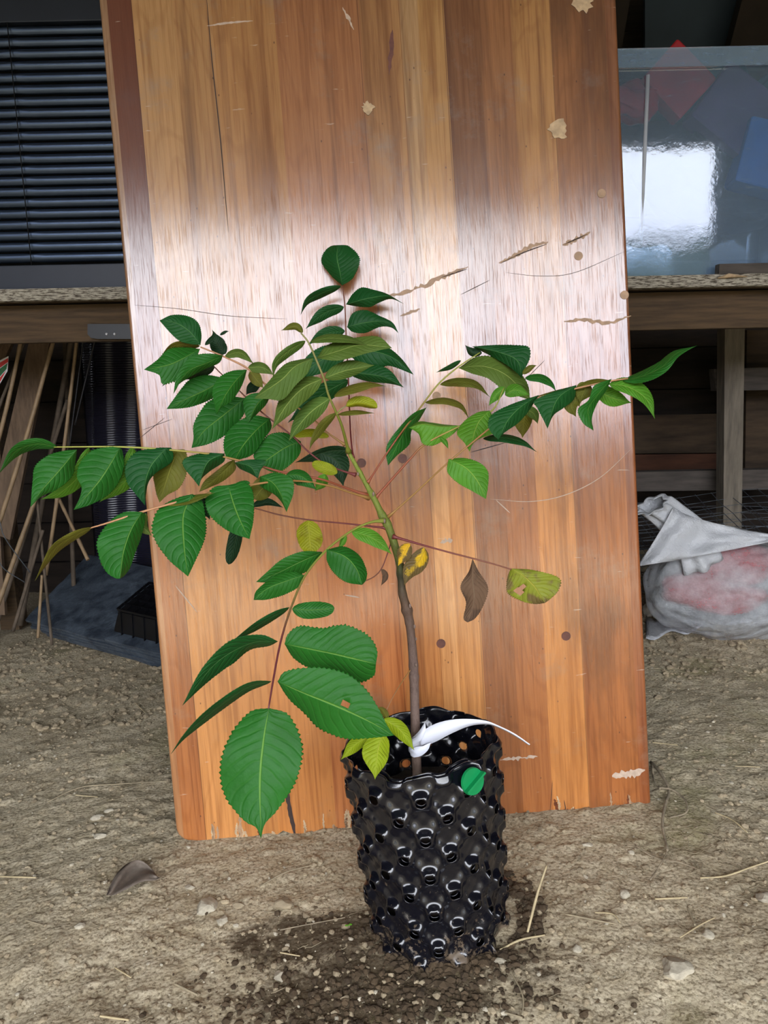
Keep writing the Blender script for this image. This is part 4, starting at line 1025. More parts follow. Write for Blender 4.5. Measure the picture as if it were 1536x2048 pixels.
# dying leaf on the right
comp([(786, 1073, 1.255, 3), (852, 1092, 1.24, 1.9), (907, 1107, 1.23, 1.8), (946, 1117, 1.22, 1.7), (990, 1129, 1.21, 1.5), (1023, 1139, 1.20, 1.4)], 'petiole_red', [
    ([(1020, 1138), (1050, 1150), (1075, 1172), (1092, 1206)], 42, 36, 'leaf_faded', dict(blunt=True, holes=((1040, 1180, 9),), label='fading leaflet with a torn hole')),
    ([(944, 1117), (946, 1156), (950, 1200), (938, 1245)], 22, 24, 'leaf_brown', dict(blunt=True, label='withered brown leaflet')),
    ([(819, 1087), (808, 1107), (796, 1132)], 15, 14, 'leaf_dying', dict(off=-.02, label='curled yellow leaflet with brown rim')),
    ([(848, 1095), (840, 1120), (820, 1142), (808, 1172)], 18, 20, 'leaf_dying', dict(off=-.01, label='curled yellow leaflet with brown rim')),
])
comp([(782, 1085, 1.265, 1.3), (774, 1110, 1.262, 1.1), (763, 1137, 1.26, 1.1), (747, 1154, 1.26, 1.1), (718, 1167, 1.255, 1)], 'petiole_red', [
    ([(763, 1138), (771, 1152), (762, 1172)], 6, 6, 'leaf_brown', {}),
])
# low shoot at the pot rim with fresh lime leaves
comp([(826, 1500, 1.30, 1.5), (800, 1475, 1.27, 1.4), (778, 1455, 1.25, 1.3), (768, 1442, 1.24, 1.2)], 'petiole_green', [
    ([(766, 1438), (800, 1460), (829, 1501)], 15, 16, li, dict(off=-.005)),
    ([(766, 1466), (756, 1500), (750, 1559)], 24, 30, li, dict(off=-.05, dip=-.03)),
    ([(742, 1474), (712, 1488), (681, 1520)], 14, 13, li, dict(off=-.04)),
    ([(776, 1440), (765, 1420), (752, 1415)], 6, 7, ol, {}),
])
comp([(824, 1335, 1.28, 1.3), (800, 1370, 1.29, 1.0), (780, 1405, 1.30, .9), (765, 1440, 1.30, .8)], 'petiole_pink', [], name='dry_leaf_stalk')

# white looped tag
def make_tag():
    bm = bmesh.new()
    pts = [((823, 1508), (846, 1490), 1.285), ((822, 1478), (850, 1470), 1.27), ((845, 1462), (842, 1494), 1.262), ((870, 1448), (872, 1483), 1.258), ((900, 1440), (905, 1466), 1.25), ((935, 1438), (940, 1452), 1.24),
           ((972, 1442), (974, 1449), 1.23), ((1000, 1453), (1000, 1457), 1.22), ((1030, 1468), (1029, 1472), 1.21), ((1060, 1489), (1058, 1491), 1.20)]
    A = spline([(*a, d) for a, b, d in pts[1:]], 40); Bq = spline([(*b, d) for a, b, d in pts[1:]], 40)
    L = [bm.verts.new(P(*q)) for q in A]; R_ = [bm.verts.new(P(q[0], q[1], q[2]+.004)) for q in Bq]
    for i in range(39): bm.faces.new((L[i], R_[i], R_[i+1], L[i+1]))
    # loop lobe below
    A = spline([(846, 1492, 1.258), (832, 1494, 1.262), (820, 1500, 1.27), (822, 1512, 1.268)], 12); Bq = spline([(862, 1484, 1.256), (856, 1500, 1.256), (842, 1512, 1.258), (828, 1515, 1.262)], 12)
    L = [bm.verts.new(P(*q)) for q in A]; R_ = [bm.verts.new(P(*q)) for q in Bq]
    for i in range(11): bm.faces.new((L[i], R_[i], R_[i+1], L[i+1]))
    A = spline([(822, 1478, 1.275), (838, 1462, 1.265), (850, 1444, 1.262)], 10); Bq = spline([(824, 1492, 1.275), (842, 1480, 1.262), (852, 1462, 1.26)], 10)
    L = [bm.verts.new(P(*q)) for q in A]; R_ = [bm.verts.new(P(*q)) for q in Bq]
    for i in range(9): bm.faces.new((L[i], R_[i], R_[i+1], L[i+1]))
    # band going round the stem
    c = P(831, 1485, 1.296)
    n = 24
    lo = [bm.verts.new(c+Vector((math.cos(2*math.pi*i/n)*.0125, math.sin(2*math.pi*i/n)*.0135, -.011+.004*math.cos(2*math.pi*i/n)))) for i in range(n)]
    hi = [bm.verts.new(c+Vector((math.cos(2*math.pi*i/n)*.0125, math.sin(2*math.pi*i/n)*.0135, .006+.006*math.cos(2*math.pi*i/n)))) for i in range(n)]
    for i in range(n): bm.faces.new((lo[i], lo[(i+1) % n], hi[(i+1) % n], hi[i]))
    for f in bm.faces: f.smooth = True
    ob = recentre(link('plant_tag', bm, M['white_tag'])); so = ob.modifiers.new('s', 'SOLIDIFY'); so.thickness = .0005
    tag(ob, 'blank white strip tag looped round the stem above the pot', 'plant tag')
make_tag()

# ------------------------------------------------------------------ bench and things on it
BY = 2.35                                   # front of the bench
def bz(px, py, y=BY): return PY(px, py, y).z
zt = bz(1400, 549); zu = bz(1400, 573)
tilt = Matrix.Identity(3)
bench = empty('workbench', (0, BY, 0), 'long weathered wooden bench running behind the leaning board', 'bench')
def bench_part(name, boxes, mt):
    bm = bmesh.new()
    for b in boxes: box(bm, Vector(b[0]), b[1], None, b[2] if len(b) > 2 else 0)
    return put(link(name, bm, mt), bench)
TT = .036
bench_part('bench_top', [((-.6, BY+.02, zt-TT/2), (4.6, .04, TT), .003)], M['weathered_edge'])
bench_part('bench_top', [((-.6, BY+.42, zt-TT/2), (4.6, .75, TT-.002), .003)], M['bench_timber'])
zb = bz(1400, 656, BY+.04)
bench_part('apron', [((0.0, BY+.11, (zt-TT+zb)/2-.002), (4.4, .05, zt-TT-zb-.004), .003)], M['bench_timber'])
for x in (-1.75, 2.0):
    bench_part('leg', [((x, BY+.2, zb/2-.05), (.08, .08, zb+.02), .003)], M['bench_timber'])
for x in (-1.6,):
    bench_part('leg', [((x, BY+.75, zb/2-.05), (.08, .08, zb+.02), .003)], M['bench_timber'])
# chipped splinter under the right edge
q = PY(1455, 556, BY-.004)
bm = bmesh.new(); tube(bm, [q+Vector((-.03, 0, 0)), q+Vector((0, -.006, .006)), q+Vector((.06, 0, .003))], [.002, .007, .001], 6); put(link('splinter', bm, M['raw_wood']), bench)

# black venetian blind pack on the left
def make_blind():
    y0 = BY+.10
    root = empty('venetian_blind', (PY(60, 550, y0).x, y0, zt), 'dark blue-black slatted blind standing on the bench, left of the board', 'blind')
    xl = PY(-160, 300, y0).x; xr = PY(330, 300, y0).x; cx = (xl+xr)/2; W = xr-xl
    pys = [52, 75, 98, 122, 146, 170, 194, 217, 240, 263, 286, 309, 331, 353, 375, 397, 419, 441, 463, 485, 507]
    cords = [PY(20, 60, y0).x, PY(66, 520, y0).x]
    for k, py in enumerate(pys):
        z = PY(60, py, y0).z; zn = PY(60, py+23, y0).z; hgt = (z-zn)
        bm = bmesh.new(); n = 60; rows = []
        cxk = cords[0]+(cords[1]-cords[0])*k/20
        for i in range(n+1):
            x = xl+W*i/n; pin = math.exp(-((x-cxk)/.018)**2)
            tiltx = .010*math.sin(k*1.7)*((x-cx)/W)
            row = []
            for j in range(7):
                u = j/6.; zz = z-hgt*.80*u + tiltx*.0
                yy = y0-.0045*math.sin(math.pi*u)*(1-.7*pin) + .006*u*u-.003*pin
                row.append(bm.verts.new((x, yy, zz-.003*pin*(.5-u))))
            rows.append(row)
        for a, b in zip(rows, rows[1:]):
            for j in range(6):
                f = bm.faces.new((a[j], a[j+1], b[j+1], b[j])); f.smooth = True
        o = put(link('slat', bm, M['blind_metal']), root); so = o.modifiers.new('s', 'SOLIDIFY'); so.thickness = .0012
    bm = bmesh.new(); zt2 = PY(60, 533, y0).z; box(bm, Vector((cx, y0+.005, (zt2+zt)/2+.001)), (W, .05, zt2-zt), None, .003)
    put(link('bottom_rail', bm, M['blind_rail']), root)
    bm = bmesh.new(); z1 = PY(60, 48, y0).z; box(bm, Vector((cx, y0+.012, z1+.075)), (W, .05, .15), None, .003)
    put(link('head_rail', bm, M['blind_rail']), root)
    bm = bmesh.new(); tube(bm, [Vector((cords[0], y0-.014, z1)), Vector((cords[1], y0-.014, zt2))], .0016, 6)
    put(link('ladder_cord', bm, M['cord']), root)
    bm = bmesh.new(); box(bm, Vector((cx, y0+.05, (z1+zt)/2)), (W, .01, z1-zt))
    put(link('back_panel', bm, M['cord']), root)
make_blind()

# clear storage tub on the right
def make_tub():
    y0 = BY+.05
    xl = PY(1262, 515, y0).x-.21; xr = PY(1536, 515, y0).x+.16
    z0 = zt+.001; z1 = PY(1400, 97, y0).z
    root = empty('storage_tub', ((xl+xr)/2, y0+.25, z0), 'clear plastic storage tub full of coloured things on the bench', 'tub')
    dy = .42; W = xr-xl; cx = (xl+xr)/2
    def shell(zb_, zt_, gb, gt, th=.003):
        bm = bmesh.new()
        def loop(g, z, r=.03):
            out = []
            for (sx, sy, a0) in ((1, 1, 0), (-1, 1, 90), (-1, -1, 180), (1, -1, 270)):
                for k in range(5):
                    a = RD(a0+k*22.5)
                    out.append(bm.verts.new((cx+sx*(W/2+g-r)+r*math.cos(a), y0+dy/2+sy*(dy/2+g-r)+r*math.sin(a), z)))
            return out
        a = loop(gb, zb_); b = loop(gt, zt_); n = len(a)
        for i in range(n):
            f = bm.faces.new((a[i], a[(i+1) % n], b[(i+1) % n], b[i]))
        return bm, a, b
    bm, a, b = shell(z0+.004, z1-.05, -.004, 0)
    bm.faces.new(a[::-1])
    ob = put(link('tub_body', bm, M['clear_tub']), root); so = ob.modifiers.new('s', 'SOLIDIFY'); so.thickness = .0025; so.offset = -1
    bm, a, b = shell(z1-.052, z1, .014, .012)
    ob = put(link('rim', bm, M['tub_rim']), root); so = ob.modifiers.new('s', 'SOLIDIFY'); so.thickness = .006; so.offset = -1
    # rib and vertical corner rail seen through the front
    bm = bmesh.new()
    tube(bm, [PY(1296, 150, y0-.006), PY(1281, 490, y0+.012)], .006, 8); 
    tube(bm, [PY(1262, 490, y0+.012), PY(1281, 490, y0+.012)], .005, 8)
    put(link('corner_rib', bm, M['white_wrap']), root)
    def blob(name, px, py, y, rx, ry, rz, mt, label, cat, sharp=False, rot=0):
        bm = bmesh.new(); c = PY(px, py, y)
        if sharp:
            bmesh.ops.create_cube(bm, size=2); bmesh.ops.bevel(bm, geom=bm.edges[:], offset=.12, segments=3, affect='EDGES', profile=.6)
        else: bmesh.ops.create_icosphere(bm, subdivisions=4, radius=1)
        Rm = Matrix.Rotation(RD(rot), 3, 'Y')
        for v in bm.verts:
            q = Rm @ Vector((v.co.x*rx, v.co.y*ry, v.co.z*rz))
            q += Vector((noise.noise(v.co*1.7+c), 0, noise.noise(v.co*1.9-c)))*rx*(.1 if sharp else .3)
            v.co = c+q
            v.co.z = max(v.co.z, z0+.02)
        tag(recentre(link(name, bm, mt, smooth=not sharp)), label, cat)
    blob('red_pouch', 1352, 165, y0+.10, .085, .03, .078, M['red_plastic'], 'red square pouch standing on its corner inside the clear tub', 'pouch', True, 45)
    blob('red_cloth', 1255, 205, y0+.10, .10, .05, .055, M['red_plastic'], 'red folded cloth at the left inside the clear tub', 'cloth', False)
    blob('purple_cushion', 1462, 225, y0+.11, .10, .04, .10, M['purple_fabric'], 'dull purple square cushion inside the clear tub', 'cushion', True, 38)
    blob('blue_bag', 1545, 320, y0+.08, .11, .04, .10, M['blue_plastic'], 'bright blue bag at the right inside the clear tub', 'bag', True, 15)
    blob('teal_cloth', 1420, 200, y0+.21, .24, .06, .10, M['teal_fabric'], 'dark teal cloth behind the red pouch in the tub', 'cloth')
    blob('navy_cloth', 1440, 330, y0+.21, .28, .10, .19, M['dark_fabric'], 'big bundle of navy cloth filling the tub', 'cloth')
make_tub()
# grey-green strip lying on the bench in front of the tub
bm = bmesh.new(); a = PY(1436, 512, BY+.02); b_ = PY(1700, 510, BY+.02)
box(bm, Vector(((a.x+b_.x)/2, BY+.022, zt+.016)), (b_.x-a.x, .03, .030), None, .002)
tag(recentre(link('pale_batten', bm, M['lying_timber'])), 'short greyish batten lying on the bench edge before the tub', 'batten')

# ------------------------------------------------------------------ upper background right: panel and rafters
bm = bmesh.new(); prism(bm, [PY(1290, -60, 3.3), PY(1290, 130, 3.3), PY(1560, 130, 3.3), PY(1560, -60, 3.3)], (0, .02, 0))
tag(recentre(link('wall_panel', bm, M['slate_blue_panel'])), 'dark slate-blue sheet behind the tub', 'panel', kind='structure')
for k, (a, b, c, d) in enumerate((((1190, -60), (1270, -60), (1238, 130), (1150, 130)), ((1500, -60), (1600, -60), (1540, 130), (1450, 130)))):
    bm = bmesh.new(); prism(bm, [PY(*p, 3.1) for p in (a, b, c, d)], (0, .06, 0))
    tag(recentre(link('trim_%d' % (k+1), bm, M['rafter'])), ['slanting brace just right of the leaning board', 'slanting brace at the right edge above the tub'][k], 'brace', kind='structure')

# ------------------------------------------------------------------ under the bench, right
def lump(name, boxes, mt, label, cat, group=None):
    bm = bmesh.new()
    for b in boxes: box(bm, Vector(b[0]), b[1], b[2] if len(b) > 2 else None, b[3] if len(b) > 3 else 0)
    return tag(recentre(link(name, bm, mt)), label, cat, group)
def yquad(name, pts, y, th, mt, label, cat, kind=None):
    bm = bmesh.new(); prism(bm, [PY(*p, y) for p in pts], (0, th, 0))
    return tag(recentre(link(name, bm, mt)), label, cat, kind=kind)
yquad('trim_3', [(1200, 832), (1720, 822), (1720, 902), (1200, 908)], 3.60, .03, M['wall_board'], 'brown board fixed low on the back wall', 'board', 'structure')
yquad('trim_4', [(1200, 910), (1720, 904), (1720, 938), (1200, 942)], 3.62, .03, M['red_board'], 'reddish board below the brown one on the back wall', 'board', 'structure')
yquad('grey_beam', [(1180, 946), (1640, 937), (1640, 978), (1180, 984)], 3.2, .06, M['lying_timber'], 'grey beam lying along the back under the bench', 'beam')
yquad('support_post', [(1450, 640), (1490, 640), (1482, 1130), (1446, 1130)], 3.05, .07, M['grey_timber'], 'thin weathered grey post under the bench', 'post')
yquad('wide_post', [(1494, 660), (1580, 660), (1580, 950), (1490, 950)], 3.35, .05, M['wall_board'], 'wide tan board standing at the right behind the grey post', 'board')
yquad('cross_rail', [(1428, 738), (1640, 732), (1640, 778), (1432, 782)], 3.14, .05, M['lying_timber'], 'dark cross rail behind the top of the grey post', 'rail')
# wire mesh panels
def make_mesh():
    bm = bmesh.new(); rr = random.Random(9)
    for lay in range(4):
        zo = .40-.065*lay; x0, x1 = .85, 2.0; y0, y1 = 2.72, 3.12
        if lay: x0 += rr.uniform(-.05, .05)
        def pz(x, y): return gh(x, y)*.5 + zo - .10*(3.1-y)/.4 + .02*math.sin(x*5+lay)
        k = 0
        y = y0
        while y <= y1:
            tube(bm, [Vector((x, y+.01*math.sin(x*9+lay), pz(x, y))) for x in np.linspace(x0, x1, 14)], .0013, 4, False); y += .066
        x = x0
        while x <= x1:
            tube(bm, [Vector((x+rr.uniform(-.004, .004), y, pz(x, y))) for y in np.linspace(y0, y1, 5)], .0013, 4, False); x += .066
    for x in np.linspace(.88, 2.0, 9):
        tube(bm, [Vector((x, 2.72, .05)), Vector((x+.01, 2.71, .32))], .0013, 4, False)
    for z in (.08, .15, .22): tube(bm, [Vector((.85, 2.715, z)), Vector((2.0, 2.715, z+.02))], .0013, 4, False)
    tag(recentre(link('wire_mesh', bm, M['galvanised'])), 'folded galvanised wire mesh under the bench behind the plastic bag', 'wire mesh')
make_mesh()
# plastic bag with red contents
def make_bag():
    yb = 2.46
    c0 = PY(1455, 1165, yb); base = G(1455, 1262)
    root = empty('plastic_bag', (c0.x, yb, base.z), 'crumpled translucent white plastic bag with red contents on the ground', 'bag')
    bm = bmesh.new(); bmesh.ops.create_icosphere(bm, subdivisions=6, radius=1)
    zb0 = gh(c0.x, yb)-.005
    for v in bm.verts:
        d = v.co.normalized()
        r = 1+.12*noise.noise(d*1.6+Vector((4, 0, 0)))+.04*noise.noise(d*3.6)
        q = Vector((d.x*.30*r, d.y*.15*r, d.z*.185*r))
        # slope: left shoulder higher, body sags right
        q.z += .045*(-(q.x)/.3)*max(0, d.z)
        q.x += .04*(-d.z)*(.5)
        # sharp crumple folds
        q += d*(.006*abs(math.sin(9*(d.x*.6-d.z)+4*noise.noise(d*2)))**.6)
        v.co = Vector((c0.x+.03, yb, zb0+.165))+q
        v.co.z = max(v.co.z, zb0+.003+.01*max(0, noise.noise(v.co*20)))
    put(link('bag_body', bm, M['bag_film'], smooth=True), root)
    # gathered open neck on the upper left
    bm = bmesh.new(); n = 48; rows = []
    path = spline([(*PY(1400, 1120, yb-.07),), (*PY(1370, 1075, yb-.075),), (*PY(1345, 1035, yb-.07),), (*PY(1322, 1008, yb-.08),), (*PY(1306, 1012, yb-.10),)], 16)
    for k, p in enumerate(path):
        u = k/15; rad_ = .085*(1-u)+.045*u+.03*max(0, u-.6)
        row = []
        for i in range(n):
            a = 2*math.pi*i/n; rr_ = rad_*(1+.16*math.sin(a*7+u*3)+.12*noise.noise(Vector((math.cos(a)*2, math.sin(a)*2, u*3))))
            row.append(bm.verts.new(Vector(p)+Vector((math.cos(a)*rr_*.8+.02*math.sin(u*6), math.sin(a)*rr_*.6, math.cos(a)*rr_*.35+math.sin(a)*rr_*.25))))
        rows.append(row)
    for a, b in zip(rows, rows[1:]):
        for i in range(n):
            f = bm.faces.new((a[i], a[(i+1) % n], b[(i+1) % n], b[i])); f.smooth = True
    ob = put(link('bag_neck', bm, M['bag_white']), root); so = ob.modifiers.new('s', 'SOLIDIFY'); so.thickness = .002
    # folded skirt over the shoulder
    bm = bmesh.new(); n = 30; rows = []
    for j in range(10):
        u = j/9
        A = np.array([1330+30*u, 1000+12*u]); pts = []
        row = []
        for i in range(n):
            s_ = i/(n-1)
            px = (1345-70*u**1.1)*(1-s_)+(1400+150*s_**.8)*s_; py = (1015+118*u)*(1-s_)+(1070+42*u-30*s_*u)*s_
            row.append(bm.verts.new(PY(px, py, yb-.165+.02*math.sin(s_*14+u*2)*u+.05*(1-u)+.02*noise.noise(Vector((s_*4, u*4, 0))))))
        rows.append(row)
    for a, b in zip(rows, rows[1:]):
        for i in range(n-1):
            f = bm.faces.new((a[i], a[i+1], b[i+1], b[i])); f.smooth = True
    ob = put(link('bag_fold', bm, M['bag_white']), root); so = ob.modifiers.new('s', 'SOLIDIFY'); so.thickness = .002
    for k, (px, py, rx, rz, lab) in enumerate(((1395, 1175, .12, .065, 'red object at the left inside the translucent bag'), (1480, 1125, .14, .075, 'red object at the right inside the translucent bag'), (1455, 1195, .14, .055, 'red object lowest inside the translucent bag'))):
        bm = bmesh.new(); bmesh.ops.create_icosphere(bm, subdivisions=3, radius=1); c = PY(px, py, yb-.025)
        for v in bm.verts: v.co = c+Vector((v.co.x*rx, v.co.y*.055, v.co.z*rz))*(1+.3*noise.noise(v.co*1.5+c))
        tag(recentre(link('red_item', bm, M['red_plastic'], smooth=True)), lab, 'red item')
make_bag()

def stone(c, r, name, mt, label, cat, group=None, flat=.65, seed=0, rough=.35):
    bm = bmesh.new(); bmesh.ops.create_icosphere(bm, subdivisions=3, radius=1); rr = random.Random(seed)
    o = Vector((rr.uniform(0, 50), rr.uniform(0, 50), 0)); sx, sy = rr.uniform(.8, 1.3), rr.uniform(.7, 1.1)
    planes = [(Vector((rr.uniform(-1, 1), rr.uniform(-1, 1), rr.uniform(-.3, 1))).normalized(), rr.uniform(.6, .9)) for _ in range(9)]
    for v in bm.verts:
        d = v.co.copy()
        for n_, k in planes:
            e = d.dot(n_)
            if e > k: d -= n_*(e-k)
        d *= 1+rough*.3*noise.noise(d*2.5+o)
        v.co = Vector(c)+Vector((d.x*r*sx, d.y*r*sy, d.z*r*flat+r*flat*.45))
    return tag(recentre(link(name, bm, mt)), label, cat, group)
stone(G(1308, 1228), .042, 'stone_block', M['pebble'], 'squarish grey stone between the board edge and the plastic bag', 'stone', seed=4, flat=.9)
# torn plastic scrap in front of the bag
bm = bmesh.new(); rows = []
for j in range(6):
    rows.append([bm.verts.new(G(1292+(118)*i/14, 1232+6*math.sin(i*.8)+j*(9-4*i/14), .004+.012*abs(math.sin(i*1.3+j)))) for i in range(15)])
for a, b in zip(rows, rows[1:]):
    for i in range(14): bm.faces.new((a[i], a[i+1], b[i+1], b[i])).smooth = True
ob = recentre(link('plastic_scrap', bm, M['bag_white'])); so = ob.modifiers.new('s', 'SOLIDIFY'); so.thickness = .001
tag(ob, 'crumpled strip of plastic film lying left of the bag', 'plastic film')

# ------------------------------------------------------------------ left: sticks, planks, sheet, slates, tray
def stick(name, a, b, ya, yb, r, mt, label, cat, group=None, bend=.0, knots=0):
    A = PY(*a, ya); Bq = PY(*b, yb); n = 24; pts = []; rad_ = []
    if Bq.z < gh(Bq.x, Bq.y)-.03: Bq.z = gh(Bq.x, Bq.y)-.02
    for i in range(n):
        u = i/(n-1); p = A.lerp(Bq, u); p += Vector((bend*math.sin(math.pi*u), 0, 0)); pts.append(p)
        k = 1+.18*math.exp(-(((u*knots) % 1-.5)/.07)**2) if knots else 1
        rad_.append(r*k*(.85+.15*u))
    bm = bmesh.new(); tube(bm, pts, rad_, 10)
    return tag(recentre(link(name, bm, mt)), label, cat, group)
yb_ = 2.95
stick('bamboo_stake', (118, 640), (-30, 1130), 2.80, 2.70, .0085, M['bamboo'], 'long pale bamboo stake crossing from bench to the left edge', 'stake', 'stakes leaning under the bench', .01, 4)
stick('bamboo_stake', (50, 640), (-25, 960), 2.78, 2.72, .008, M['bamboo'], 'pale bamboo stake nearest the left edge under the bench', 'stake', 'stakes leaning under the bench', .008, 3)
stick('bamboo_stake', (158, 640), (92, 1150), 2.92, 2.86, .0075, M['bamboo'], 'thin bamboo stake standing between the plank and dark sheet', 'stake', 'stakes leaning under the bench', .006, 5)
stick('bamboo_stake', (95, 930), (-15, 1240), 2.85, 2.75, .009, M['bamboo'], 'bamboo stake low down behind the outstretched left leaf', 'stake', 'stakes leaning under the bench', 0, 3)
stick('bamboo_stake', (112, 985), (176, 1120), 2.90, 2.78, .007, M['bamboo'], 'short bamboo stake leaning the other way onto the slates', 'stake', 'stakes leaning under the bench', 0, 2)
stick('grey_stake', (70, 960), (104, 1290), 2.86, 2.74, .006, M['grey_stick'], 'thin grey rod reaching the dirt left of the slates', 'stake', 'stakes leaning under the bench')
stick('grey_stake', (86, 1060), (26, 1262), 2.80, 2.78, .007, M['grey_stick'], 'grey stick slanting down to the left behind the slates', 'stake', 'stakes leaning under the bench')
stick('grey_stake', (84, 1150), (76, 1275), 2.72, 2.70, .006, M['bamboo'], 'short stake end poking out below the slate corner', 'stake', 'stakes leaning under the bench')
stick('grey_stake', (62, 650), (-20, 860), 2.86, 2.80, .006, M['grey_stick'], 'grey stick close behind the two left bamboo stakes', 'stake', 'stakes leaning under the bench')
stick('grey_stake', (135, 800), (-20, 1300), 3.05, 2.95, .009, M['grey_stick'], 'dark stick at the back of the stake bundle', 'stake', 'stakes leaning under the bench')
stick('grey_stake', (150, 640), (40, 1250), 3.1, 3.0, .012, M['grey_stick'], 'thick dark pole behind the wide plank', 'stake', 'stakes leaning under the bench')
stick('grey_stake', (128, 640), (150, 1240), 3.2, 3.1, .010, M['grey_stick'], 'upright dark pole at the back beside the sheet', 'stake', 'stakes leaning under the bench')
stick('black_rod', (172, 640), (138, 900), 2.85, 2.85, .0035, M['black_rod'], 'left of two thin black rods before the dark sheet', 'rod', 'black rods')
stick('black_rod', (196, 655), (150, 850), 2.80, 2.82, .0035, M['black_rod'], 'right of two thin black rods before the dark sheet', 'rod', 'black rods')
for k, (pa, pb, lab) in enumerate((((-5, 1040), (60, 1145), 'upper bent wire among the stakes at the left edge'), ((-10, 1100), (50, 1165), 'lower thin wire among the stakes at the left edge'))):
    bm = bmesh.new(); s_ = spline([(*PY(pa[0], pa[1]-30, 2.7),), (*PY(pa[0]+12, pa[1]+30, 2.7),), (*PY(*pb, 2.75),)], 20)
    tube(bm, [Vector(q) for q in s_], .0018, 5); tag(recentre(link('loose_wire', bm, M['galvanised'])), lab, 'wire')
def plank(a, b, c, d, y, label):
    bm = bmesh.new(); prism(bm, [PY(*a, y), PY(*b, y), PY(*c, y-.1), PY(*d, y-.1)], (0, .022, 0))
    tag(recentre(link('old_plank', bm, M['rough_plank'])), label, 'plank', 'old planks leaning under the bench')
plank((68, 640), (108, 640), (20, 1080), (-30, 1060), 2.97, 'wide grey-brown plank leaning among the bamboo stakes')
plank((20, 640), (44, 640), (-10, 760), (-60, 790), 3.0, 'plank at the far left behind the stakes')
plank((-60, 890), (-10, 905), (10, 1230), (-60, 1230), 3.05, 'plank low at the left edge behind the stakes')
# packet with red and green print
bm = bmesh.new()
prism(bm, [PY(-14, 728, 2.74), PY(17, 712, 2.74), PY(15, 742, 2.74), PY(-14, 790, 2.74)], (0, .002, 0), 0)
prism(bm, [PY(-12, 732, 2.739), PY(16, 716, 2.739), PY(16, 724, 2.739), PY(-12, 744, 2.739)], (0, .0008, 0), 1)
prism(bm, [PY(-12, 746, 2.739), PY(15, 726, 2.739), PY(13, 738, 2.739), PY(-12, 766, 2.739)], (0, .0008, 0), 2)
prism(bm, [PY(-12, 768, 2.739), PY(12, 741, 2.739), PY(-2, 768, 2.739), PY(-12, 782, 2.739)], (0, .0008, 0), 1)
tag(recentre(link('printed_label', bm, [M['label_white'], M['label_red'], M['label_green']])), 'red, green and white label stuck to a plank at the left edge', 'label')
# dark twin-wall sheet
bm = bmesh.new(); nx_, nz2 = 40, 90; rows = []
pA = PY(140, 640, 3.45); pB = PY(420, 640, 3.45)
for j in range(nz2+1):
    row = []
    for i in range(nx_+1):
        u = i/nx_; v = j/nz2; x = pA.x+(pB.x-pA.x)*u; z = pA.z*(1-v)+.10*v
        y = 3.50-.03*math.sin(u*13-1.2+v*1.6)-.05*math.sin(math.pi*u)
        row.append(bm.verts.new((x+.10*v*0, y, z)))
    rows.append(row)
for a, b in zip(rows, rows[1:]):
    for i in range(nx_): bm.faces.new((a[i], b[i], b[i+1], a[i+1])).smooth = True
ob = recentre(link('twinwall_sheet', bm, M['twinwall_sheet'])); so = ob.modifiers.new('s', 'SOLIDIFY'); so.thickness = .008
tag(ob, 'glossy dark corrugated plastic sheet standing under the bench left of the board', 'plastic sheet')
# black fitting with two screws under the bench
br_ = empty('black_bracket', PY(212, 680, 2.42), 'black plastic fitting with two screws hanging under the bench', 'bracket')
bm = bmesh.new(); prism(bm, [PY(175, 648, 2.42), PY(175, 668, 2.42), PY(182, 676, 2.42), PY(196, 678, 2.42), PY(262, 678, 2.42), PY(262, 648, 2.42)], (0, .05, 0)); put(link('bracket_body', bm, M['black_plastic']), br_)
for px in (213, 229):
    bm = bmesh.new(); bmesh.ops.create_cone(bm, cap_ends=True, segments=16, radius1=.0045, radius2=.003, depth=.004)
    c = PY(px, 668, 2.418); bm.transform(Matrix.Translation(c) @ Matrix.Rotation(RD(90), 4, 'X')); put(link('screw', bm, M['rivet']), br_)

# slates: tilted stack
SA = PY(49, 1240, 2.92); SB = PY(345, 1318, 2.50); SC = PY(186, 1100, 3.38)
su = (SB-SA); sv = (SC-SA); sn = su.cross(sv).normalized()
if sn.z < 0: sn = -sn
def slate(k, du, dv, w_, label):
    bm = bmesh.new(); rr = random.Random(k+20)
    base = SA - sn*(.0135*k); U_ = su.normalized(); V_ = (sv-U_*sv.dot(U_)).normalized()
    lu = su.length*1.35; 
    out = []
    corners = [base+U_*du, base+U_*lu, base+U_*lu+sv*w_, base+sv*(w_+dv)+U_*du]
    for i in range(4):
        a, b = corners[i], corners[(i+1) % 4]
        for q in range(12):
            p = a.lerp(b, q/12); out.append(p+(U_*rr.uniform(-1, 1)+V_*rr.uniform(-1, 1))*.0035)
    fs = prism(bm, out, -sn*.010)
    return tag(recentre(link('roof_slate', bm, M['slate'])), label, 'slate', 'stacked slates')
labs = ['top slate of the stack beside the board, with a chipped line', 'second slate from the top of the stack beside the board', 'third slate from the top of the stack beside the board', 'fourth slate from the top of the stack beside the board', 'lowest slate of the stack beside the board']
for k in range(5): slate(k, (0, .035, .02, .07, .10)[k], (0, .0, .0, .0, 0)[k], .92, labs[k])
bm = bmesh.new()
s2 = SA + su*.60 + sn*.0015
out = []
U_ = su.normalized(); rr = random.Random(50)
cr = [SA+su*.58, SA+su*1.3, SA+su*1.3+sv*.75, SA+su*.50+sv*.75]
for i in range(4):
    for q in range(12): out.append(cr[i].lerp(cr[(i+1) % 4], q/12)+sn*.0115+U_*rr.uniform(-.004, .004))
prism(bm, out, -sn*.010); tag(recentre(link('roof_slate', bm, M['slate'])), 'broken half slate lying on the stack under the black tray', 'slate', 'stacked slates')
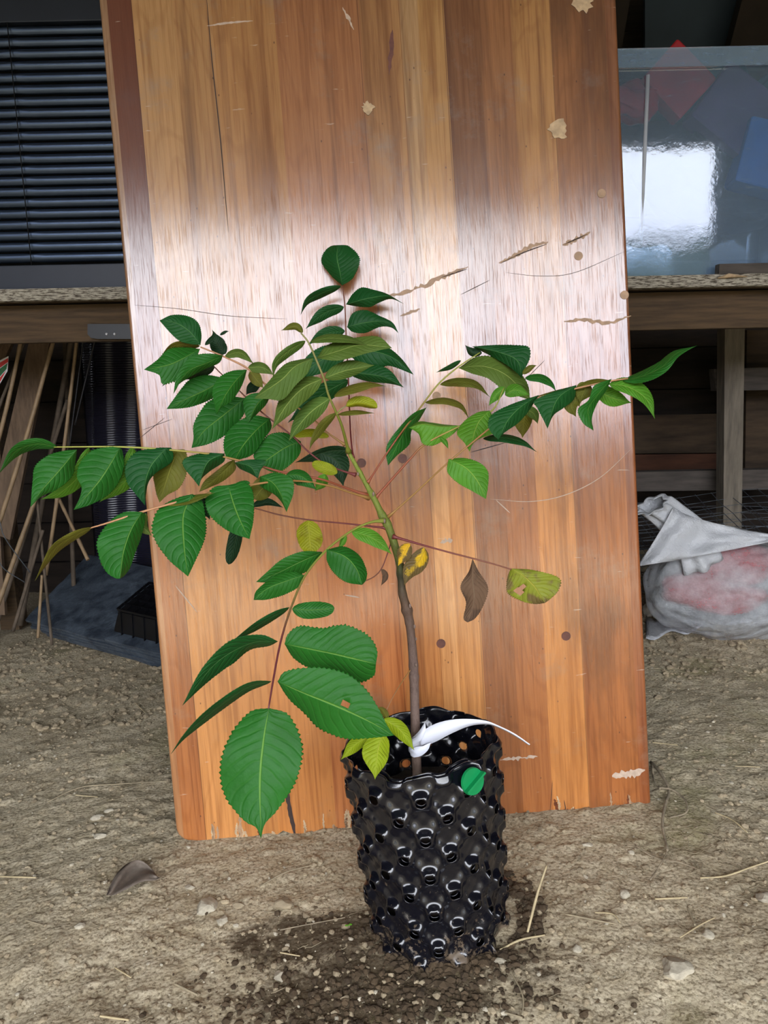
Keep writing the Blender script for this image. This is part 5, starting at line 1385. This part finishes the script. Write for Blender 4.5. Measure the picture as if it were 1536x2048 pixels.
# black ribbed tray upside down on the slates
def make_tray():
    o = SA+su*.60+sv*.08+sn*.013
    U_ = su.normalized(); V_ = (sn.cross(U_)).normalized()
    T = Matrix.Identity(4)
    for i in range(3): T[i][0] = U_[i]; T[i][1] = V_[i]; T[i][2] = sn[i]; T[i][3] = o[i]
    root = empty('plastic_tray', o, 'black ribbed plastic tray lying upside down on the slates', 'tray'); root.matrix_world = T
    W, D, Hh, tp = .34, .24, .085, .035
    bm = bmesh.new()
    b0 = [(0, 0, 0), (W, 0, 0), (W, D, 0), (0, D, 0)]; t0 = [(tp, tp, Hh), (W-tp, tp, Hh), (W-tp, D-tp, Hh), (tp, D-tp, Hh)]
    a = [bm.verts.new(p) for p in b0]; b = [bm.verts.new(p) for p in t0]
    for i in range(4): bm.faces.new((a[i], a[(i+1) % 4], b[(i+1) % 4], b[i]))
    bm.faces.new(b); bm.faces.new(a[::-1])
    bmesh.ops.bevel(bm, geom=bm.edges[:], offset=.006, segments=2, affect='EDGES')
    o1 = link('tray_body', bm, M['black_plastic']); o1.parent = root
    bm = bmesh.new(); n = 6
    for i in range(n+1): box(bm, Vector((tp+(W-2*tp)*i/n, D/2, Hh+.004)), (.004, D-2*tp, .010))
    for i in range(6): box(bm, Vector((W/2, tp+(D-2*tp)*i/5, Hh+.004)), (W-2*tp, .004, .010))
    o1 = link('tray_grid', bm, M['black_plastic']); o1.parent = root
    for i in range(5):
        x = .05+.06*i; bm = bmesh.new()
        prism(bm, [Vector((x, -.004, 0)), Vector((x, tp-.004, Hh)), Vector((x, tp+.01, Hh)), Vector((x, .012, 0))], (.004, 0, 0))
        o1 = link('rib', bm, M['black_plastic']); o1.parent = root
make_tray()

# ------------------------------------------------------------------ ground litter
def scatter_stones():
    rr = random.Random(21)
    bases = []
    for k in range(6):
        b = bmesh.new(); bmesh.ops.create_icosphere(b, subdivisions=1, radius=1)
        vv = [v.co*(1+rr.uniform(-.28, .28)) for v in b.verts]; ff = [[v.index for v in f.verts] for f in b.faces]; b.free(); bases.append((vv, ff))
    def cloud(name, n, fn, mt, label, smin, smax):
        V, Fq = [], []
        for _ in range(n):
            x, y = fn(); z = gh(x, y); s = smin+(smax-smin)*rr.random()**3.2
            vv, ff = rr.choice(bases); o = len(V); a = rr.uniform(0, 6.3); ca, sa = math.cos(a), math.sin(a); sx, sy = rr.uniform(.7, 1.4), rr.uniform(.7, 1.2)
            for v in vv: V.append((x+(v.x*ca*sx-v.y*sa*sy)*s, y+(v.x*sa*sx+v.y*ca*sy)*s, z+v.z*s*.7+s*.3))
            for f in ff: Fq.append([o+i for i in f])
        me = bpy.data.meshes.new(name); me.from_pydata(V, [], Fq); me.materials.append(mt)
        ob = bpy.data.objects.new(name, me); COL.objects.link(ob); tag(ob, label, 'gravel', kind='stuff')
    def near():
        while True:
            y = .62+rr.random()**1.2*1.6; x = rr.uniform(-.62, .62)*(y+.25)*1.05
            if abs(x-.1) < .12 and abs(y-1.2) < .12: continue
            if noise.noise(Vector((x*3, y*3, 5))) < -.18 and rr.random() < .6: continue
            return x, y
    cloud('gravel', 9000, near, M['clod'], 'small clods and crumbs strewn over the dirt', .0010, .0068)
    cloud('grit', 1500, near, M['pebble'], 'pale grit scattered over the dirt', .0010, .0052)
    def far():
        y = 2.1+rr.random()*1.2; return rr.uniform(-1.5, 1.6), y
    cloud('rubble', 6500, far, M['clod'], 'coarse loose rubble along the back edge of the dirt', .003, .012)
    def dark():
        return rr.gauss(-.02, .13), rr.gauss(1.0, .085)
    cloud('dug_soil', 2600, dark, M['dark_clod'], 'dark freshly dug soil crumbs in front of the pot', .0015, .0075)
    def spl():
        a = rr.uniform(0, 6.28); r_ = .118+abs(rr.gauss(0, .022)); return .108+math.cos(a)*r_, 1.198+math.sin(a)*r_
    cloud('soil_collar', 1500, spl, M['dark_clod'], 'ring of dark crumbs heaped at the foot of the pot', .002, .009)
scatter_stones()
ST = [(445, 1843, .013, 'pale angular stone left of the board, lower of a close pair'), (478, 1812, .011, 'dark stone touching the pale one left of the board'),
      (195, 1636, .014, 'pale stone in the dirt left of the board foot'), (218, 1622, .010, 'small grey stone right next to the pale one at the far left'),
      (180, 1655, .012, 'flat grey stone below the pale stones at the left'), (200, 1673, .013, 'rounded pale stone, lowest of the cluster at the left'),
      (415, 1815, .026, 'long cream flat stone in front of the board corner'), (567, 1810, .018, 'round grey pebble between cream stone and pot'),
      (1355, 1938, .023, 'whitish angular stone in the right foreground'), (1530, 1800, .018, 'grey stone at the right picture edge'),
      (1082, 1692, .010, 'square pale stone right of the pot'), (1262, 1705, .008, 'small white pebble right of the pot'), (1175, 1690, .009, 'tan pebble between square stone and roots'),
      (350, 1720, .010, 'round beige pebble under the board corner'), (160, 1852, .012, 'beige stone in the left foreground'), (1155, 1900, .011, 'cream chip right of the pot base'),
      (1315, 1395, .014, 'pale stone beside the right board edge'), (1415, 1870, .012, 'beige pebble among straw on the right'), (380, 1775, .009, 'small round pebble left of the cream flat stone'),
      (690, 2000, .010, 'brown pebble in the dug soil'), (560, 1955, .012, 'tan pebble in the bottom foreground'), (1000, 1925, .010, 'pale pebble close to the pot foot'), (1390, 1255, .022, 'pale stone before the plastic bag'), (1250, 1790, .014, 'grey-tan stone below the root tuft')]
for k, (px, py, r_, lab) in enumerate(ST):
    c = G(px, py); stone(c-Vector((0, 0, r_*.15)), r_, 'pebble', M['pebble'] if k % 3 != 1 else M['clod'], lab, 'stone', 'pebbles on the dirt', seed=k+60, flat=.55)
SW = [([(95, 1604), (160, 1575), (240, 1568), (333, 1562)], .0017, 'long bent straw lying left of the board'), ([(0, 1753), (72, 1755)], .0018, 'short straight straw at the left edge'),
      ([(1400, 1756), (1450, 1752), (1500, 1735), (1545, 1720)], .0019, 'long pale straw at the right edge'), ([(1130, 1828), (1180, 1838), (1232, 1848)], .0016, 'straight straw right of the pot'),
      ([(1430, 1625), (1465, 1640), (1495, 1665)], .0016, 'forked stalk in the right of the dirt'), ([(1470, 1532), (1520, 1534)], .0012, 'tiny straw at the far right'),
      ([(350, 1968), (395, 1990)], .0022, 'stubby straw in the bottom left foreground'), ([(200, 2032), (258, 2040)], .002, 'straw at the bottom edge on the left'),
      ([(150, 1590), (195, 1594)], .0013, 'thin straw just under the long bent one'), ([(520, 1772), (570, 1745), (625, 1730)], .0016, 'curved brown stalk between board and pot'),
      ([(1055, 1865), (1075, 1825), (1092, 1800)], .0026, 'dry grass blade leaning right of the pot foot'), ([(1000, 1900), (1040, 1880), (1090, 1870)], .002, 'dry grass blade lying at the pot foot'),
      ([(1020, 1940), (1045, 1990), (1045, 2030)], .0016, 'curved dry stem in front of the pot'), ([(1310, 1798), (1375, 1795)], .0018, 'straw below the root tuft'),
      ([(1190, 1825), (1225, 1828), (1240, 1845)], .0013, 'bent straw above the straight one'), ([(1375, 1815), (1390, 1850)], .0022, 'broken stalk in the right of the dirt'),
      ([(1360, 1875), (1400, 1850), (1430, 1835)], .0014, 'grey twig crossing the right dirt'), ([(270, 1405), (290, 1425)], .0014, 'tiny curled stalk near the left board edge'),
      ([(1010, 2025), (1045, 2035)], .0015, 'short stem at the bottom edge right of centre'), ([(1305, 1485), (1355, 1490)], .0016, 'grass stem against the right board edge'),
      ([(560, 1905), (600, 1912)], .0014, 'short stem in the dug soil'), ([(50, 1840), (85, 1850)], .0014, 'small stem in the left foreground'), ([(230, 1935), (262, 1955)], .0014, 'dark little stem in the left foreground')]
for k, (pts, r_, lab) in enumerate(SW):
    s_ = spline(pts, 18); bm = bmesh.new()
    P3 = [G(q[0], q[1], r_*1.2+.0035) for q in s_]
    if 'leaning' in lab:
        for i, p in enumerate(P3): p.z += .004*i
    tube(bm, P3, [r_*(1-.5*abs(i/17-.4)) for i in range(18)], 6)
    tag(recentre(link('straw', bm, M['straw'] if k % 3 else M['grey_straw'])), lab, 'straw', 'straws on the dirt')
bm = bmesh.new(); rr = random.Random(77)
for k in range(620):
    y = .65+rr.random()*1.5; x = rr.uniform(-.6, .65)*(y+.2)
    if rr.random() < .35: x, y = rr.gauss(.58, .10), rr.gauss(1.35, .09)
    if abs(x-.1) < .13 and abs(y-1.2) < .13: continue
    a = rr.uniform(0, 6.28); L_ = rr.uniform(.008, .035); pts = []; cv = rr.uniform(-.8, .8)
    for i in range(5):
        q = i/4; aa = a+cv*q; pts.append(Vector((x+math.cos(aa)*L_*q, y+math.sin(aa)*L_*q, gh(x+math.cos(aa)*L_*q, y+math.sin(aa)*L_*q)+.002+rr.uniform(0, .002))))
    tube(bm, pts, rr.uniform(.0003, .0008), 4, False)
tag(link('chaff', bm, M['grey_straw']), 'fine bits of chaff and rootlets littering the dirt', 'chaff', kind='stuff')
# roots beside the right board edge
for k, (pts, r_, lab) in enumerate([([(1302, 1525), (1320, 1545), (1338, 1580), (1330, 1610), (1325, 1650), (1335, 1700)], .0038, 'thick winding root beside the right board foot'),
                          ([(1318, 1575), (1345, 1580), (1370, 1600), (1372, 1625), (1340, 1635)], .0025, 'hooked root loop right of the thick root'),
                          ([(1304, 1530), (1308, 1560), (1320, 1578)], .003, 'short root between the board edge and thick root'),
                          ([(1270, 1690), (1310, 1715), (1360, 1725), (1400, 1740)], .0014, 'thin root spreading below the thick root'),
                          ([(1300, 1760), (1320, 1730), (1335, 1700)], .0016, 'thin root running down left of the tuft'),
                          ([(560, 1860), (620, 1848), (690, 1835)], .0012, 'fine root left of the pot base')]):
    s_ = spline(pts, 26); bm = bmesh.new()
    tube(bm, [G(q[0], q[1], r_+.005+.002*math.sin(i*.5)) for i, q in enumerate(s_)], [r_*(1-.4*i/25)*(1+.12*math.sin(i*1.9)) for i in range(26)], 8)
    tag(recentre(link('root', bm, M['root'])), lab, 'root', 'roots in the dirt')
# dead grey leaf
bm = bmesh.new(); n = 16
s_ = spline([(215, 1790), (240, 1762), (280, 1742), (318, 1755)], n); rows = []
for i in range(n):
    t_ = i/(n-1); wv = math.sin(math.pi*t_)**.7*24; row = []
    for j in range(-4, 5):
        row.append(bm.verts.new(G(s_[i][0]+j*.5, s_[i][1]+j/4*wv, .016+.010*math.cos(j*.6+t_*5)*math.sin(math.pi*t_)+.004*math.sin(t_*9+j))))
    rows.append(row)
for a, b in zip(rows, rows[1:]):
    for j in range(8): bm.faces.new((a[j], a[j+1], b[j+1], b[j])).smooth = True
ob = recentre(link('dead_leaf', bm, M['dead_leaf'])); so = ob.modifiers.new('s', 'SOLIDIFY'); so.thickness = .0006
tag(ob, 'crumpled grey dead leaf on the dirt below the board corner', 'dead leaf')
# tiny seedlings
for k, (px, py, d, lab) in enumerate([(870, 1806, None, 'tiny green seedling in a hole low on the pot'), (697, 1850, 'g', 'tiny green seedling in the dirt left of the pot')]):
    bm = bmesh.new()
    c = G(px, py, .006) if d else P(px, py, 1.222)
    for sx in (-1, 1):
        r_ = bmesh.ops.create_icosphere(bm, subdivisions=2, radius=1)['verts']
        for v in r_: v.co = c+Vector((sx*.0035+v.co.x*.0035, v.co.y*.002, v.co.z*.0016+.001*sx))
    tube(bm, [c, c+Vector((0, .004, -.008))], .0006, 5)
    tag(recentre(link('seedling', bm, M['leaf_bright'], smooth=True)), lab, 'seedling')
bpy.context.view_layer.update()
